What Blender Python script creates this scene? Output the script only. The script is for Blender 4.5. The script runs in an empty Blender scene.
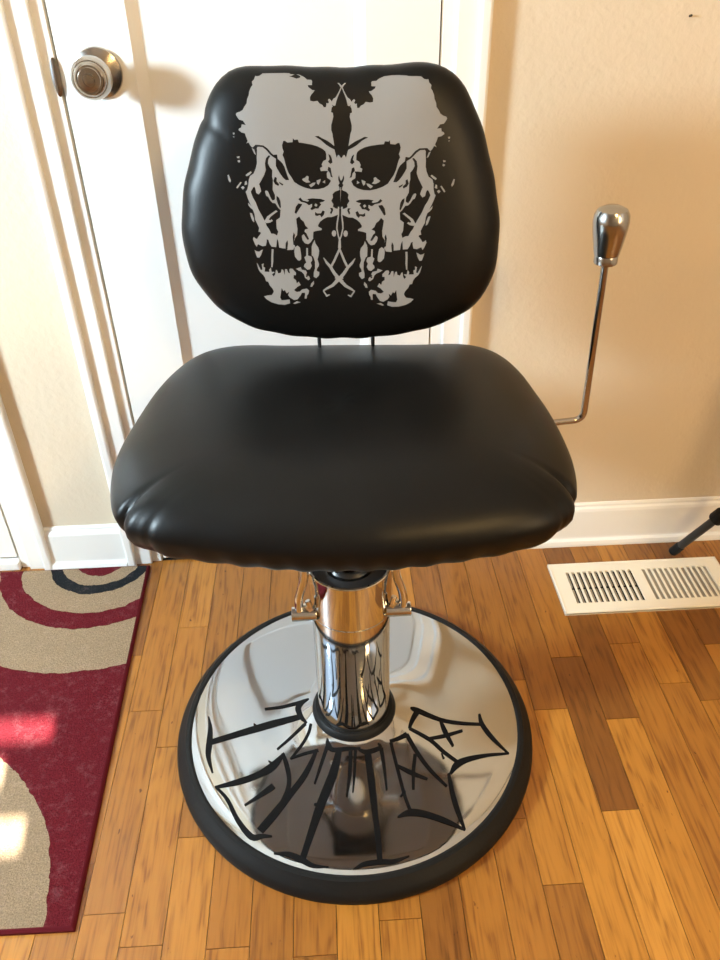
import bpy, bmesh, math, random
from mathutils import Vector, Matrix, geometry
C = bpy.data.collections.new('Scene objects'); bpy.context.scene.collection.children.link(C)
scene = bpy.context.scene
PI = math.pi

# ------------------------------------------------------------------ camera
# X runs along the door wall, Y towards it, Z up; the camera stands at the origin, 1.12 m up
F_PX = 788.0
row_d = Vector((23, 1110, 788.0)).normalized()
row_n = Vector((-51, -559, 788.0)); row_n = (row_n - row_d * row_n.dot(row_d)).normalized()
row_r = row_d.cross(row_n).normalized()
# world axes written in (image right, image down, forward)
right = Vector((row_r.x, row_n.x, -row_d.x)); down = Vector((row_r.y, row_n.y, -row_d.y)); fwd = Vector((row_r.z, row_n.z, -row_d.z))
cd = bpy.data.cameras.new('camera'); cam = bpy.data.objects.new('camera', cd); scene.collection.objects.link(cam)
m = Matrix.Identity(4)
for i in range(3):
    m[i][0] = right[i]; m[i][1] = -down[i]; m[i][2] = -fwd[i]
m[2][3] = 1.12
cam.matrix_world = m
cd.sensor_fit = 'VERTICAL'; cd.sensor_height = 24.0; cd.lens = 24.0 * F_PX / 960.0
cd.clip_start = 0.02
scene.camera = cam

# ------------------------------------------------------------------ world, lights, exposure
w = bpy.data.worlds.new('daylight'); scene.world = w; w.use_nodes = True
bg = w.node_tree.nodes['Background']; bg.inputs[0].default_value = (0.62, 0.78, 1.0, 1); bg.inputs[1].default_value = 1.2

def lamp(name, kind, loc, direction, color, energy, **kw):
    l = bpy.data.lights.new(name, kind); l.color = color; l.energy = energy
    for k, v in kw.items(): setattr(l, k, v)
    o = bpy.data.objects.new(name, l); C.objects.link(o); o.location = loc
    o.rotation_euler = Vector(direction).to_track_quat('-Z', 'Y').to_euler()
    return o
# bright daylight raking across the door wall through the clear part of the left window
lamp('raking_daylight', 'AREA', (-1.85, 0.36, 1.33), (1.75, 0.85, -0.55), (0.72, 0.90, 1.0), 86, shape='RECTANGLE', size=0.24, size_y=0.30)
# the sun itself only gets in through three gaps of the added rear panel
lamp('sun', 'SUN', (0, -4, 3), (-0.15, 1.0, -0.55), (1.0, 0.95, 0.86), 80, angle=math.radians(0.3))
# skylight of the left and right windows, warm light from the rear of the room
lamp('left_window_skylight', 'AREA', (-1.56, 0.25, 1.25), (1, 0.15, -0.12), (0.55, 0.76, 1.0), 2.6, shape='RECTANGLE', size=1.3, size_y=1.2)
lamp('right_window_skylight', 'AREA', (2.35, -0.4, 1.45), (-1, 0.2, -0.15), (0.66, 0.82, 1.0), 3.5, shape='RECTANGLE', size=1.0, size_y=1.1)
lamp('rear_window_light', 'AREA', (1.75, -1.0, 1.35), (-0.42, 1, -0.20), (1.0, 0.69, 0.36), 24, shape='RECTANGLE', size=0.5, size_y=1.0)
lamp('standing_lamp_light', 'AREA', (0.85, -0.95, 2.05), (-0.2, 0.8, -1), (1.0, 0.64, 0.24), 22, shape='RECTANGLE', size=0.24, size_y=0.24)
scene.view_settings.view_transform = 'Standard'; scene.view_settings.look = 'None'
scene.view_settings.gamma = 1.0; scene.view_settings.use_curve_mapping = False
scene.view_settings.exposure = 0.0

# ------------------------------------------------------------------ helpers
def tag(o, label=None, cat=None, kind=None, group=None):
    if label: o['label'] = label
    if cat: o['category'] = cat
    if kind: o['kind'] = kind
    if group: o['group'] = group
    return o

def obj(name, bm, mat, parent=None, smooth=False, kind=None, label=None):
    me = bpy.data.meshes.new(name)
    if smooth:
        for f in bm.faces: f.smooth = True
        for e in bm.edges:
            if len(e.link_faces) == 2 and e.calc_face_angle(0) > math.radians(28): e.smooth = False
    bm.to_mesh(me); bm.free()
    for mt in (mat if isinstance(mat, (list, tuple)) else [mat]): me.materials.append(mt)
    o = bpy.data.objects.new(name, me); C.objects.link(o)
    if parent: o.parent = parent
    if kind: o['kind'] = kind
    if label: o['label'] = label
    return o

def thing(name, label, cat, loc):
    o = bpy.data.objects.new(name, None); C.objects.link(o); o.location = loc
    o.empty_display_size = 0.05
    return tag(o, label, cat)

def box(bm, x0, x1, y0, y1, z0, z1, bev=0.0, seg=2):
    r = bmesh.ops.create_cube(bm, size=1.0)
    vs = r['verts']
    for v in vs:
        v.co = Vector((x0 + (v.co.x + .5) * (x1 - x0), y0 + (v.co.y + .5) * (y1 - y0), z0 + (v.co.z + .5) * (z1 - z0)))
    if bev:
        es = list({e for v in vs for e in v.link_edges})
        bmesh.ops.bevel(bm, geom=es, offset=bev, segments=seg, profile=0.5, affect='EDGES')
    return bm

def lathe(bm, prof, seg=64, center=(0, 0), close=False, axis=None):
    """prof: (r, z); turned round the vertical axis at center (or placed by the matrix axis)"""
    rings = []
    sup = [prof[0]]                               # holding loops next to the ends of long straight runs
    for (r0, z0), (r1, z1) in zip(prof[:-1], prof[1:]):
        d = math.hypot(r1 - r0, z1 - z0)
        if d > .03:
            for t in (.0008 / d, 1 - .0008 / d): sup.append((r0 + (r1 - r0) * t, z0 + (z1 - z0) * t))
        sup.append((r1, z1))
    for r, z in sup:
        if r < 1e-6:
            rings.append([bm.verts.new((center[0], center[1], z))])
        else:
            rings.append([bm.verts.new((center[0] + r * math.cos(2 * PI * k / seg), center[1] + r * math.sin(2 * PI * k / seg), z)) for k in range(seg)])
    pairs = list(zip(rings[:-1], rings[1:])) + ([(rings[-1], rings[0])] if close else [])
    for a, b in pairs:
        for k in range(seg):
            k2 = (k + 1) % seg
            if len(a) == 1 and len(b) == 1: continue
            if len(a) == 1: bm.faces.new((a[0], b[k], b[k2]))
            elif len(b) == 1: bm.faces.new((a[k], b[0], a[k2]))
            else: bm.faces.new((a[k], b[k], b[k2], a[k2]))
    if axis:
        bmesh.ops.transform(bm, matrix=axis, verts=[v for rg in rings for v in rg])
    bmesh.ops.recalc_face_normals(bm, faces=bm.faces[:])
    return bm

def along(p0, p1):
    """matrix that takes z=0..1 up the axis to p0 -> p1 direction, origin at p0"""
    d = Vector(p1) - Vector(p0)
    return Matrix.Translation(Vector(p0)) @ d.to_track_quat('Z', 'Y').to_matrix().to_4x4()

def cyl(bm, p0, p1, r, bev=0.001, seg=32):
    L = (Vector(p1) - Vector(p0)).length
    b = min(bev, r * .5)
    t = bmesh.new()
    lathe(t, [(0, 0), (r - b, 0), (r - b * .3, b * .3), (r, b), (r, L - b), (r - b * .3, L - b * .3), (r - b, L), (0, L)], seg, axis=along(p0, p1))
    me = bpy.data.meshes.new('t'); t.to_mesh(me); t.free(); bm.from_mesh(me); bpy.data.meshes.remove(me)
    return bm

def spline(pts, n=8):
    p = [Vector(q) for q in pts]; o = []
    for i in range(len(p) - 1):
        a, b, c_, d = p[max(i - 1, 0)], p[i], p[i + 1], p[min(i + 2, len(p) - 1)]
        for k in range(n):
            s = k / n
            o.append(.5 * (2 * b + (c_ - a) * s + (2 * a - 5 * b + 4 * c_ - d) * s * s + (3 * b - a - 3 * c_ + d) * s ** 3))
    o.append(p[-1]); return o

def tube(bm, pts, r, seg=14):
    pts = [Vector(p) for p in pts]; prev = None; rings = []
    nrm = None
    for i, p in enumerate(pts):
        t = (pts[min(i + 1, len(pts) - 1)] - pts[max(i - 1, 0)]).normalized()
        if nrm is None: nrm = t.orthogonal().normalized()
        nrm = (nrm - t * nrm.dot(t)).normalized(); b = t.cross(nrm)
        rings.append([bm.verts.new(p + r * (math.cos(2 * PI * k / seg) * nrm + math.sin(2 * PI * k / seg) * b)) for k in range(seg)])
    for a, b in zip(rings[:-1], rings[1:]):
        for k in range(seg): bm.faces.new((a[k], a[(k + 1) % seg], b[(k + 1) % seg], b[k]))
    bm.faces.new(rings[0][::-1]); bm.faces.new(rings[-1])
    bmesh.ops.recalc_face_normals(bm, faces=bm.faces[:])
    return bm

def rounded(pts, r, n=6):
    """polyline with its inner corners rounded"""
    p = [Vector(q) for q in pts]; o = [p[0]]
    for i in range(1, len(p) - 1):
        a = (p[i - 1] - p[i]).normalized(); b = (p[i + 1] - p[i]).normalized()
        s, e = p[i] + a * r, p[i] + b * r
        for k in range(n + 1):
            t = k / n; o.append((1 - t) ** 2 * s + 2 * t * (1 - t) * p[i] + t * t * e)
    o.append(p[-1]); return o

# ------------------------------------------------------------------ materials
def mat(name, color, rough=0.5, metal=0.0, spec=0.5, coat=0.0):
    M = bpy.data.materials.new(name); M.use_nodes = True
    b = M.node_tree.nodes['Principled BSDF']
    b.inputs['Base Color'].default_value = (*color, 1); b.inputs['Roughness'].default_value = rough
    b.inputs['Metallic'].default_value = metal; b.inputs['Specular IOR Level'].default_value = spec
    b.inputs['Coat Weight'].default_value = coat
    return M, M.node_tree.nodes, M.node_tree.links, b

def bump(N, L, b, src, strength, dist):
    n = N.new('ShaderNodeBump'); n.inputs['Strength'].default_value = strength; n.inputs['Distance'].default_value = dist
    L.new(src, n.inputs['Height']); L.new(n.outputs[0], b.inputs['Normal']); return n

def noise(N, L, scale, detail=4, rough=0.5, vec=None):
    n = N.new('ShaderNodeTexNoise'); n.inputs['Scale'].default_value = scale; n.inputs['Detail'].default_value = detail
    n.inputs['Roughness'].default_value = rough
    if vec is None:
        t = N.new('ShaderNodeTexCoord'); vec = t.outputs['Object']
    L.new(vec, n.inputs['Vector']); return n

def ramp(N, L, src, stops):
    r = N.new('ShaderNodeValToRGB'); e = r.color_ramp.elements
    while len(e) < len(stops): e.new(0.5)
    for q, (p, c_) in zip(e, stops): q.position = p; q.color = (*c_, 1)
    L.new(src, r.inputs[0]); return r

# painted plaster with an orange-peel texture
M_wall, N, L, b = mat('cream_plaster', (0.62, 0.54, 0.42), 0.65, spec=0.25)
n1 = noise(N, L, 95, 5, 0.55); n2 = noise(N, L, 22, 3, 0.5)
ad = N.new('ShaderNodeMath'); ad.operation = 'ADD'; L.new(n1.outputs[0], ad.inputs[0]); L.new(n2.outputs[0], ad.inputs[1])
bump(N, L, b, ad.outputs[0], 0.35, 0.0035)
r = ramp(N, L, noise(N, L, 3, 3).outputs[0], [(0.3, (0.60, 0.52, 0.402)), (0.7, (0.65, 0.565, 0.44))]); L.new(r.outputs[0], b.inputs['Base Color'])

M_white, N, L, b = mat('white_gloss_paint', (0.78, 0.775, 0.75), 0.32, spec=0.5)
bump(N, L, b, noise(N, L, 60, 3).outputs[0], 0.06, 0.002)
M_ceil, *_ = mat('ceiling_paint', (0.80, 0.76, 0.68), 0.8)
M_chrome, N, L, b = mat('chrome', (0.68, 0.68, 0.67), 0.05, 1.0)
M_plate, N, L, b = mat('polished_steel_plate', (0.54, 0.56, 0.58), 0.07, 1.0)
r = ramp(N, L, noise(N, L, 14, 5).outputs[0], [(0.35, (0.05,) * 3), (0.75, (0.11,) * 3)]); L.new(r.outputs[0], b.inputs['Roughness'])
M_nickel, N, L, b = mat('brushed_nickel', (0.46, 0.42, 0.37), 0.2, 1.0)
M_lever, *_ = mat('dull_chrome', (0.40, 0.37, 0.34), 0.12, 1.0)
M_satin, *_ = mat('satin_steel', (0.42, 0.40, 0.37), 0.20, 1.0)
M_rubber, N, L, b = mat('black_rubber', (0.008, 0.008, 0.008), 0.5, spec=0.18)
bump(N, L, b, noise(N, L, 240, 3).outputs[0], 0.15, 0.001)
M_blackmetal, *_ = mat('black_painted_metal', (0.012, 0.012, 0.013), 0.4)
M_ink, *_ = mat('black_paint_marker', (0.004, 0.004, 0.0045), 0.5, spec=0.12)
M_print, N, L, b = mat('silver_grey_print', (0.25, 0.25, 0.25), 0.6, spec=0.15)
bump(N, L, b, noise(N, L, 500, 2).outputs[0], 0.2, 0.0003)
M_vinyl, N, L, b = mat('black_vinyl', (0.0038, 0.0037, 0.0035), 0.385, spec=0.21)
v = N.new('ShaderNodeTexVoronoi'); v.inputs['Scale'].default_value = 520; tc = N.new('ShaderNodeTexCoord'); L.new(tc.outputs['Object'], v.inputs['Vector'])
n3 = noise(N, L, 9, 4, 0.5)
mx = N.new('ShaderNodeMath'); mx.operation = 'MULTIPLY_ADD'; L.new(n3.outputs[0], mx.inputs[0]); mx.inputs[1].default_value = 6.0; L.new(v.outputs['Distance'], mx.inputs[2])
bump(N, L, b, mx.outputs[0], 0.12, 0.0004)
M_vent, *_ = mat('cream_enamel', (0.80, 0.74, 0.62), 0.35)
M_ventblade, *_ = mat('dull_steel_damper', (0.42, 0.38, 0.32), 0.5, 0.3)
M_cloth, *_ = mat('grey_dust_cloth', (0.36, 0.37, 0.38), 0.9, spec=0.1)
M_dark, *_ = mat('dark_backing', (0.006, 0.006, 0.006), 0.9)
M_rug_edge, *_ = mat('maroon_rug_binding', (0.085, 0.007, 0.012), 0.9, spec=0.1)

# oak strips: each board's own tone from the 'board' attribute, grain stretched along the board
M_oak, N, L, b = mat('oak_strip', (0.5, 0.25, 0.08), 0.34, spec=0.45, coat=0.12)
b.inputs['Coat Roughness'].default_value = 0.2
at = N.new('ShaderNodeAttribute'); at.attribute_name = 'board'; at.attribute_type = 'GEOMETRY'
tc = N.new('ShaderNodeTexCoord')
sep = N.new('ShaderNodeSeparateColor'); L.new(at.outputs['Color'], sep.inputs[0])
off = N.new('ShaderNodeCombineXYZ')
m1 = N.new('ShaderNodeMath'); m1.operation = 'MULTIPLY'; m1.inputs[1].default_value = 37.0; L.new(sep.outputs[1], m1.inputs[0]); L.new(m1.outputs[0], off.inputs[0]); L.new(m1.outputs[0], off.inputs[2])
va = N.new('ShaderNodeVectorMath'); va.operation = 'ADD'; L.new(tc.outputs['Object'], va.inputs[0]); L.new(off.outputs[0], va.inputs[1])
mp = N.new('ShaderNodeMapping'); mp.inputs['Scale'].default_value = (1.0, 0.04, 1.0); L.new(va.outputs[0], mp.inputs['Vector'])
mp2 = N.new('ShaderNodeMapping'); mp2.inputs['Scale'].default_value = (1.0, 0.16, 1.0); L.new(va.outputs[0], mp2.inputs['Vector'])
g1 = noise(N, L, 190, 5, 0.6, mp.outputs[0])                       # fine pores
g2 = noise(N, L, 24, 3, 0.5, mp2.outputs[0])                       # broad figure
wv = N.new('ShaderNodeMath'); wv.operation = 'MULTIPLY'; wv.inputs[1].default_value = 46.0; L.new(g2.outputs[0], wv.inputs[0])
sn = N.new('ShaderNodeMath'); sn.operation = 'SINE'; L.new(wv.outputs[0], sn.inputs[0])
s2 = N.new('ShaderNodeMath'); s2.operation = 'MULTIPLY_ADD'; L.new(sn.outputs[0], s2.inputs[0]); s2.inputs[1].default_value = 0.085; s2.inputs[2].default_value = 0.0
s3 = N.new('ShaderNodeMath'); s3.operation = 'ADD'; L.new(s2.outputs[0], s3.inputs[0]); L.new(g1.outputs[0], s3.inputs[1])
tone = ramp(N, L, sep.outputs[0], [(0.0, (0.18, 0.065, 0.011)), (0.25, (0.31, 0.122, 0.018)), (0.6, (0.42, 0.180, 0.026)), (1.0, (0.50, 0.228, 0.038))])
grain = ramp(N, L, s3.outputs[0], [(0.28, (0.56, 0.47, 0.39)), (0.44, (0.90, 0.87, 0.83)), (0.60, (1.06, 1.05, 1.04))])
mul = N.new('ShaderNodeMix'); mul.data_type = 'RGBA'; mul.blend_type = 'MULTIPLY'; mul.inputs[0].default_value = 1.0
L.new(tone.outputs[0], mul.inputs[6]); L.new(grain.outputs[0], mul.inputs[7])
# dark mineral streaks and specks
g3 = noise(N, L, 34, 6, 0.62, mp.outputs[0])
st = ramp(N, L, g3.outputs[0], [(0.0, (1, 1, 1)), (0.66, (1, 1, 1)), (0.73, (0.42, 0.33, 0.28))])
mul2 = N.new('ShaderNodeMix'); mul2.data_type = 'RGBA'; mul2.blend_type = 'MULTIPLY'; mul2.inputs[0].default_value = 1.0
L.new(mul.outputs[2], mul2.inputs[6]); L.new(st.outputs[0], mul2.inputs[7])
mp3 = N.new('ShaderNodeMapping'); mp3.inputs['Scale'].default_value = (1.0, 0.45, 1.0); L.new(va.outputs[0], mp3.inputs['Vector'])
g4 = noise(N, L, 120, 2, 0.5, mp3.outputs[0])
st2 = ramp(N, L, g4.outputs[0], [(0.0, (1, 1, 1)), (0.72, (1, 1, 1)), (0.77, (0.36, 0.26, 0.20))])
mul3 = N.new('ShaderNodeMix'); mul3.data_type = 'RGBA'; mul3.blend_type = 'MULTIPLY'; mul3.inputs[0].default_value = 1.0
L.new(mul2.outputs[2], mul3.inputs[6]); L.new(st2.outputs[0], mul3.inputs[7])
L.new(mul3.outputs[2], b.inputs['Base Color'])
bump(N, L, b, s3.outputs[0], 0.12, 0.0006)

# rug: maroon ground, tan and charcoal rings round two centres
RUG_A = (-0.503, 1.307); RUG_B = (-0.768, 0.541)
M_rug, N, L, b = mat('rug_pile', (0.2, 0.02, 0.03), 0.95, spec=0.05)
tc = N.new('ShaderNodeTexCoord'); wob = noise(N, L, 38, 3)
wm = N.new('ShaderNodeVectorMath'); wm.operation = 'MULTIPLY_ADD'; L.new(wob.outputs['Color'], wm.inputs[0]); wm.inputs[1].default_value = (0.014, 0.014, 0); L.new(tc.outputs['Object'], wm.inputs[2])
def dist(cx, cy, sx=1.0):
    s = N.new('ShaderNodeVectorMath'); s.operation = 'SUBTRACT'; L.new(wm.outputs[0], s.inputs[0]); s.inputs[1].default_value = (cx + .007, cy + .007, 0)
    s_ = N.new('ShaderNodeVectorMath'); s_.operation = 'MULTIPLY'; L.new(s.outputs[0], s_.inputs[0]); s_.inputs[1].default_value = (sx, 1, 0)
    l = N.new('ShaderNodeVectorMath'); l.operation = 'LENGTH'; L.new(s_.outputs[0], l.inputs[0]); return l.outputs['Value']
MAR = (0.110, 0.011, 0.016); TAN = (0.30, 0.215, 0.135); CHA = (0.016, 0.018, 0.020)
ra = ramp(N, L, dist(*RUG_A, 0.95), [(0, MAR), (0.046, TAN), (0.075, CHA), (0.101, TAN), (0.153, MAR), (0.197, TAN), (0.305, MAR)]); ra.color_ramp.interpolation = 'CONSTANT'
rb = ramp(N, L, dist(*RUG_B), [(0, TAN), (0.11, MAR), (0.16, TAN), (0.345, MAR)]); rb.color_ramp.interpolation = 'CONSTANT'
lt = N.new('ShaderNodeMath'); lt.operation = 'LESS_THAN'; L.new(dist(*RUG_B), lt.inputs[0]); lt.inputs[1].default_value = 0.345
mm = N.new('ShaderNodeMix'); mm.data_type = 'RGBA'; L.new(lt.outputs[0], mm.inputs[0]); L.new(ra.outputs[0], mm.inputs[6]); L.new(rb.outputs[0], mm.inputs[7])
fz = ramp(N, L, noise(N, L, 420, 3, 0.7).outputs[0], [(0.3, (0.62,) * 3), (0.7, (1.25,) * 3)])
lint = ramp(N, L, noise(N, L, 60, 8, 0.8).outputs[0], [(0.52, (0, 0, 0)), (0.75, (0.07, 0.045, 0.045))])
m4 = N.new('ShaderNodeMix'); m4.data_type = 'RGBA'; m4.blend_type = 'MULTIPLY'; m4.inputs[0].default_value = 1; L.new(mm.outputs[2], m4.inputs[6]); L.new(fz.outputs[0], m4.inputs[7])
m5 = N.new('ShaderNodeMix'); m5.data_type = 'RGBA'; m5.blend_type = 'ADD'; m5.inputs[0].default_value = 1; L.new(m4.outputs[2], m5.inputs[6]); L.new(lint.outputs[0], m5.inputs[7])
L.new(m5.outputs[2], b.inputs['Base Color'])
bump(N, L, b, noise(N, L, 330, 4, 0.7).outputs[0], 0.9, 0.004)

# ------------------------------------------------------------------ room
YW = 1.310                                   # face of the door wall
XL, XR, YR, ZC = -1.6, 2.4, -2.4, 2.42
DX0, DX1 = -0.377, 0.186                     # leaf of the middle door
bm = bmesh.new()                             # door wall, with the two door openings
EX0, EX1 = -1.46, -0.676
for x0, x1, z0, z1 in ((XL, EX0, 0, ZC), (EX0, EX1, 2.03, ZC), (EX1, DX0, 0, ZC), (DX0, DX1, 2.03, ZC), (DX1, XR, 0, ZC)):
    box(bm, x0, x1, YW, YW + 0.10, z0, z1)
obj('wall_back', bm, M_wall, kind='structure')
bm = bmesh.new(); box(bm, XL, XR, YW + 0.10, YW + 0.12, 0, ZC); obj('wall_closet', bm, M_wall, kind='structure')
# left wall with the window opening the low light comes through
bm = bmesh.new(); WY0, WY1, WZ0, WZ1 = -0.45, 0.98, 0.62, 2.0
for y0, y1, z0, z1 in ((YR, WY0, 0, ZC), (WY1, YW, 0, ZC), (WY0, WY1, 0, WZ0), (WY0, WY1, WZ1, ZC)):
    box(bm, XL - 0.10, XL, y0, y1, z0, z1)
obj('wall_left', bm, M_wall, kind='structure')
bm = bmesh.new()
for y0, y1, z0, z1 in ((WY0, WY0 + .04, WZ0, WZ1), (WY1 - .04, WY1, WZ0, WZ1), (WY0, WY1, WZ0, WZ0 + .04), (WY0, WY1, WZ1 - .04, WZ1)):
    box(bm, XL - 0.08, XL + 0.015, y0, y1, z0, z1, 0.003)
obj('window_1', bm, M_white, kind='structure')
bm = bmesh.new(); box(bm, XR, XR + 0.1, YR, YW, 0, ZC); obj('wall_right', bm, M_wall, kind='structure')
bm = bmesh.new()
for x0, x1, z0, z1 in ((XL - .1, -.55, 0, ZC), (.45, XR + .1, 0, ZC), (-.55, .45, 0, 1.2), (-.55, .45, 2.1, ZC)): box(bm, x0, x1, YR - 0.1, YR, z0, z1)
obj('wall_rear', bm, M_wall, kind='structure')
# unseen panel added over the rear opening; its three gaps shape the sun patches
bm = bmesh.new()
rows = [(1.2, 1.691, []), (1.691, 1.720, [(-.26, -.028)]), (1.720, 1.751, []), (1.751, 1.781, [(-.26, -.075)]), (1.781, 1.799, []), (1.799, 1.824, [(-.20, -.004)]), (1.824, 2.1, [])]
for z0, z1, gaps in rows:
    x = -.55
    for g0, g1 in gaps: box(bm, x, g0, YR - .003, YR - .001, z0, z1); x = g1
    box(bm, x, .45, YR - .003, YR - .001, z0, z1)
obj('sun_mask_panel', bm, M_ceil, kind='structure')
bm = bmesh.new(); box(bm, XL - .1, XR + .1, YR - .1, YW + .12, ZC, ZC + .05); obj('ceiling', bm, M_ceil, kind='structure')

# oak floor: one mesh, every strip cut where its boards end
random.seed(11)
KX, KW = -0.3165, 0.05866
JOINTS = {10: [0.565, 0.933], 11: [0.866], 12: [0.672, 0.981], 13: [0.839], 14: [1.007], 15: [0.908], 16: [0.867], 17: [0.994],
          0: [1.106, 0.832, 0.517], -2: [1.039], -1: [0.909, 0.563], 1: [0.669], 2: [0.508], 4: [0.491]}
TONE = {(12, 0.672): 0.08, (10, 0.565): 0.42, (11, -1): 0.8, (13, 0.839): 0.16, (12, -1): 0.95, (9, -1): 0.55, (10, -1): 0.7, (13, -1): 0.75, (16, 0.867): 0.35, (17, 0.994): 0.12,
        (1, 0.669): 0.45, (0, 0.832): 0.55, (2, 0.508): 0.5, (8, -1): 0.55, (-1, 0.909): 0.5}
bm = bmesh.new(); col = bm.loops.layers.color.new('board')
k = int((XL - KX) / KW) - 1
G = 0.00048
while KX + k * KW < XR:
    x0, x1 = max(KX + k * KW, XL) + G, min(KX + (k + 1) * KW, XR) - G
    cuts = sorted(JOINTS.get(k, []))
    y = cuts[0] if cuts else random.uniform(0.2, 0.5)
    while y > YR:
        y -= random.uniform(0.28, 0.95)
        if y > YR: cuts.append(y)
    y = max(cuts)
    while y < YW:
        y += random.uniform(0.3, 0.9)
        if y < YW - .05: cuts.append(y)
    cuts = sorted([YR] + cuts + [YW])
    if x1 > x0:
        for a, c_ in zip(cuts[:-1], cuts[1:]):
            t = min(1, max(0, random.gauss(0.58, 0.17)))
            for (kk, yy), tv in TONE.items():
                if kk == k and ((yy > 0 and abs(a - yy) < 0.004) or (yy < 0 and a < 0.6 < c_ and yy == -1)): t = tv
            rnd = random.random()
            n0 = len(bm.faces)
            vs = [bm.verts.new(p) for p in ((x0, a + G, 0), (x1, a + G, 0), (x1, c_ - G, 0), (x0, c_ - G, 0), (x0, a + G, -.004), (x1, a + G, -.004), (x1, c_ - G, -.004), (x0, c_ - G, -.004))]
            for q in ((0, 1, 2, 3), (0, 4, 5, 1), (1, 5, 6, 2), (2, 6, 7, 3), (3, 7, 4, 0)):
                f = bm.faces.new([vs[i] for i in q])
                for lp in f.loops: lp[col] = (t, rnd, 0, 1)
    k += 1
vs = [bm.verts.new(p) for p in ((XL - .1, YR - .1, -.004), (XR + .1, YR - .1, -.004), (XR + .1, YW + .12, -.004), (XL - .1, YW + .12, -.004))]
f = bm.faces.new(vs)
for lp in f.loops: lp[col] = (0, 0, 0, 1)
f.material_index = 1
obj('floor', bm, [M_oak, M_dark], kind='structure')

# ---- casings: an inner flat, a thicker back band, and a bare jamb edge against the leaf
def casing(x_leaf, sgn, top=2.03, z0=0.0):
    bm = bmesh.new()
    def b_(a, c_, t, bev):
        x0, x1 = sorted((x_leaf + sgn * a, x_leaf + sgn * c_)); box(bm, x0, x1, YW - t, YW + 0.001, z0, top + c_, bev)
    b_(0.0015, 0.0205, 0.0015, 0.0006)          # jamb edge
    b_(0.0200, 0.0560, 0.0105, 0.0025)          # flat
    b_(0.0520, 0.0710, 0.0195, 0.0045)          # back band
    return bm
def head(bm, x0, x1, top=2.03):
    box(bm, x0 - .02, x1 + .02, YW - .0105, YW, top + .02, top + .056, .0025)
    box(bm, x0 - .071, x1 + .071, YW - .0195, YW, top + .052, top + .071, .0045)
    return bm
obj('trim_1', casing(DX0, -1), M_white, kind='structure')
bm = casing(DX1 + .0005, 1); 
head(bm, DX0, DX1); obj('trim_2', bm, M_white, kind='structure')
bm = casing(EX1, 1); 
obj('trim_3', bm, M_white, kind='structure')

# ---- door leaves with one tall sunk panel each
def leaf(x0, x1, z0, z1, stile, depth=0.011, slope=0.016):
    bm = bmesh.new(); yf = YW - 0.001; yb = YW + 0.034
    xs = (x0, x0 + stile, x0 + stile + slope, x1 - stile - slope, x1 - stile, x1)
    zs = (z0, z0 + .22, z0 + .22 + slope, z1 - .12 - slope, z1 - .12, z1)
    def v_(i, j):
        d = depth if (i in (2, 3) and j in (2, 3)) else 0
        return bm.verts.new((xs[i], yf + d, zs[j]))
    g = [[v_(i, j) for j in range(6)] for i in range(6)]
    for i in range(5):
        for j in range(5): bm.faces.new((g[i][j], g[i + 1][j], g[i + 1][j + 1], g[i][j + 1]))
    bk = [bm.verts.new(p) for p in ((x0, yb, z0), (x1, yb, z0), (x1, yb, z1), (x0, yb, z1))]
    bm.faces.new(bk[::-1])
    bm.faces.new([g[i][0] for i in range(6)][::-1] + [bk[0], bk[1]])
    bm.faces.new([g[i][5] for i in range(6)] + [bk[2], bk[3]])
    bm.faces.new([g[0][j] for j in range(6)] + [bk[3], bk[0]])
    bm.faces.new([g[5][j] for j in range(6)][::-1] + [bk[1], bk[2]])
    bmesh.ops.recalc_face_normals(bm, faces=bm.faces[:])
    return bm
door = obj('door_1', leaf(DX0 + .0032, DX1 - .0022, 0.008, 2.028, 0.109), M_white, kind='structure')
door2 = obj('door_2', leaf(EX0 + .002, EX1 - .003, 0.03, 2.028, 0.10), M_white, kind='structure')
bm = bmesh.new(); box(bm, EX0, EX1, YW - .012, YW + .08, 0.0, 0.022, .003); obj('trim_4', bm, M_white, kind='structure')

# ---- knob (turned, axis square to the leaf), with rose and keyhole button
KN = (-0.318, YW - 0.001, 0.944)
ax = along(KN, (KN[0], KN[1] - 1, KN[2])) @ Matrix.Scale(1.07, 4)
bm = bmesh.new()
lathe(bm, [(0, 0), (.031, 0), (.0325, .002), (.0315, .005), (.022, .009), (.0125, .012), (.0115, .024), (.015, .028), (.024, .032), (.0268, .040), (.0268, .046), (.0255, .051), (.0225, .0545),
           (.0215, .0545), (.0208, .0560), (.0175, .0585), (.0150, .0585), (.0143, .0595), (.0085, .0600), (.0080, .0590), (.0070, .0590), (.0066, .0620), (0, .0625)], 56, axis=ax)
obj('door_knob', bm, M_nickel, door, smooth=True, label='round brushed nickel knob')
bm = bmesh.new()
lathe(bm, [(0, 0), (.0105, 0), (.0105, .003), (.006, .0042), (0, .0042)], 28, axis=Matrix.Translation((DX0 - .003, YW - .0015, 0.940)) @ Matrix.Rotation(PI / 2, 4, 'X') @ Matrix.Scale(2.5, 4, (0, 1, 0)) @ Matrix.Scale(.62, 4, (1, 0, 0)))
obj('strike_lip', bm, M_satin, door, smooth=True, label='oval steel strike lip at the door edge')

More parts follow.
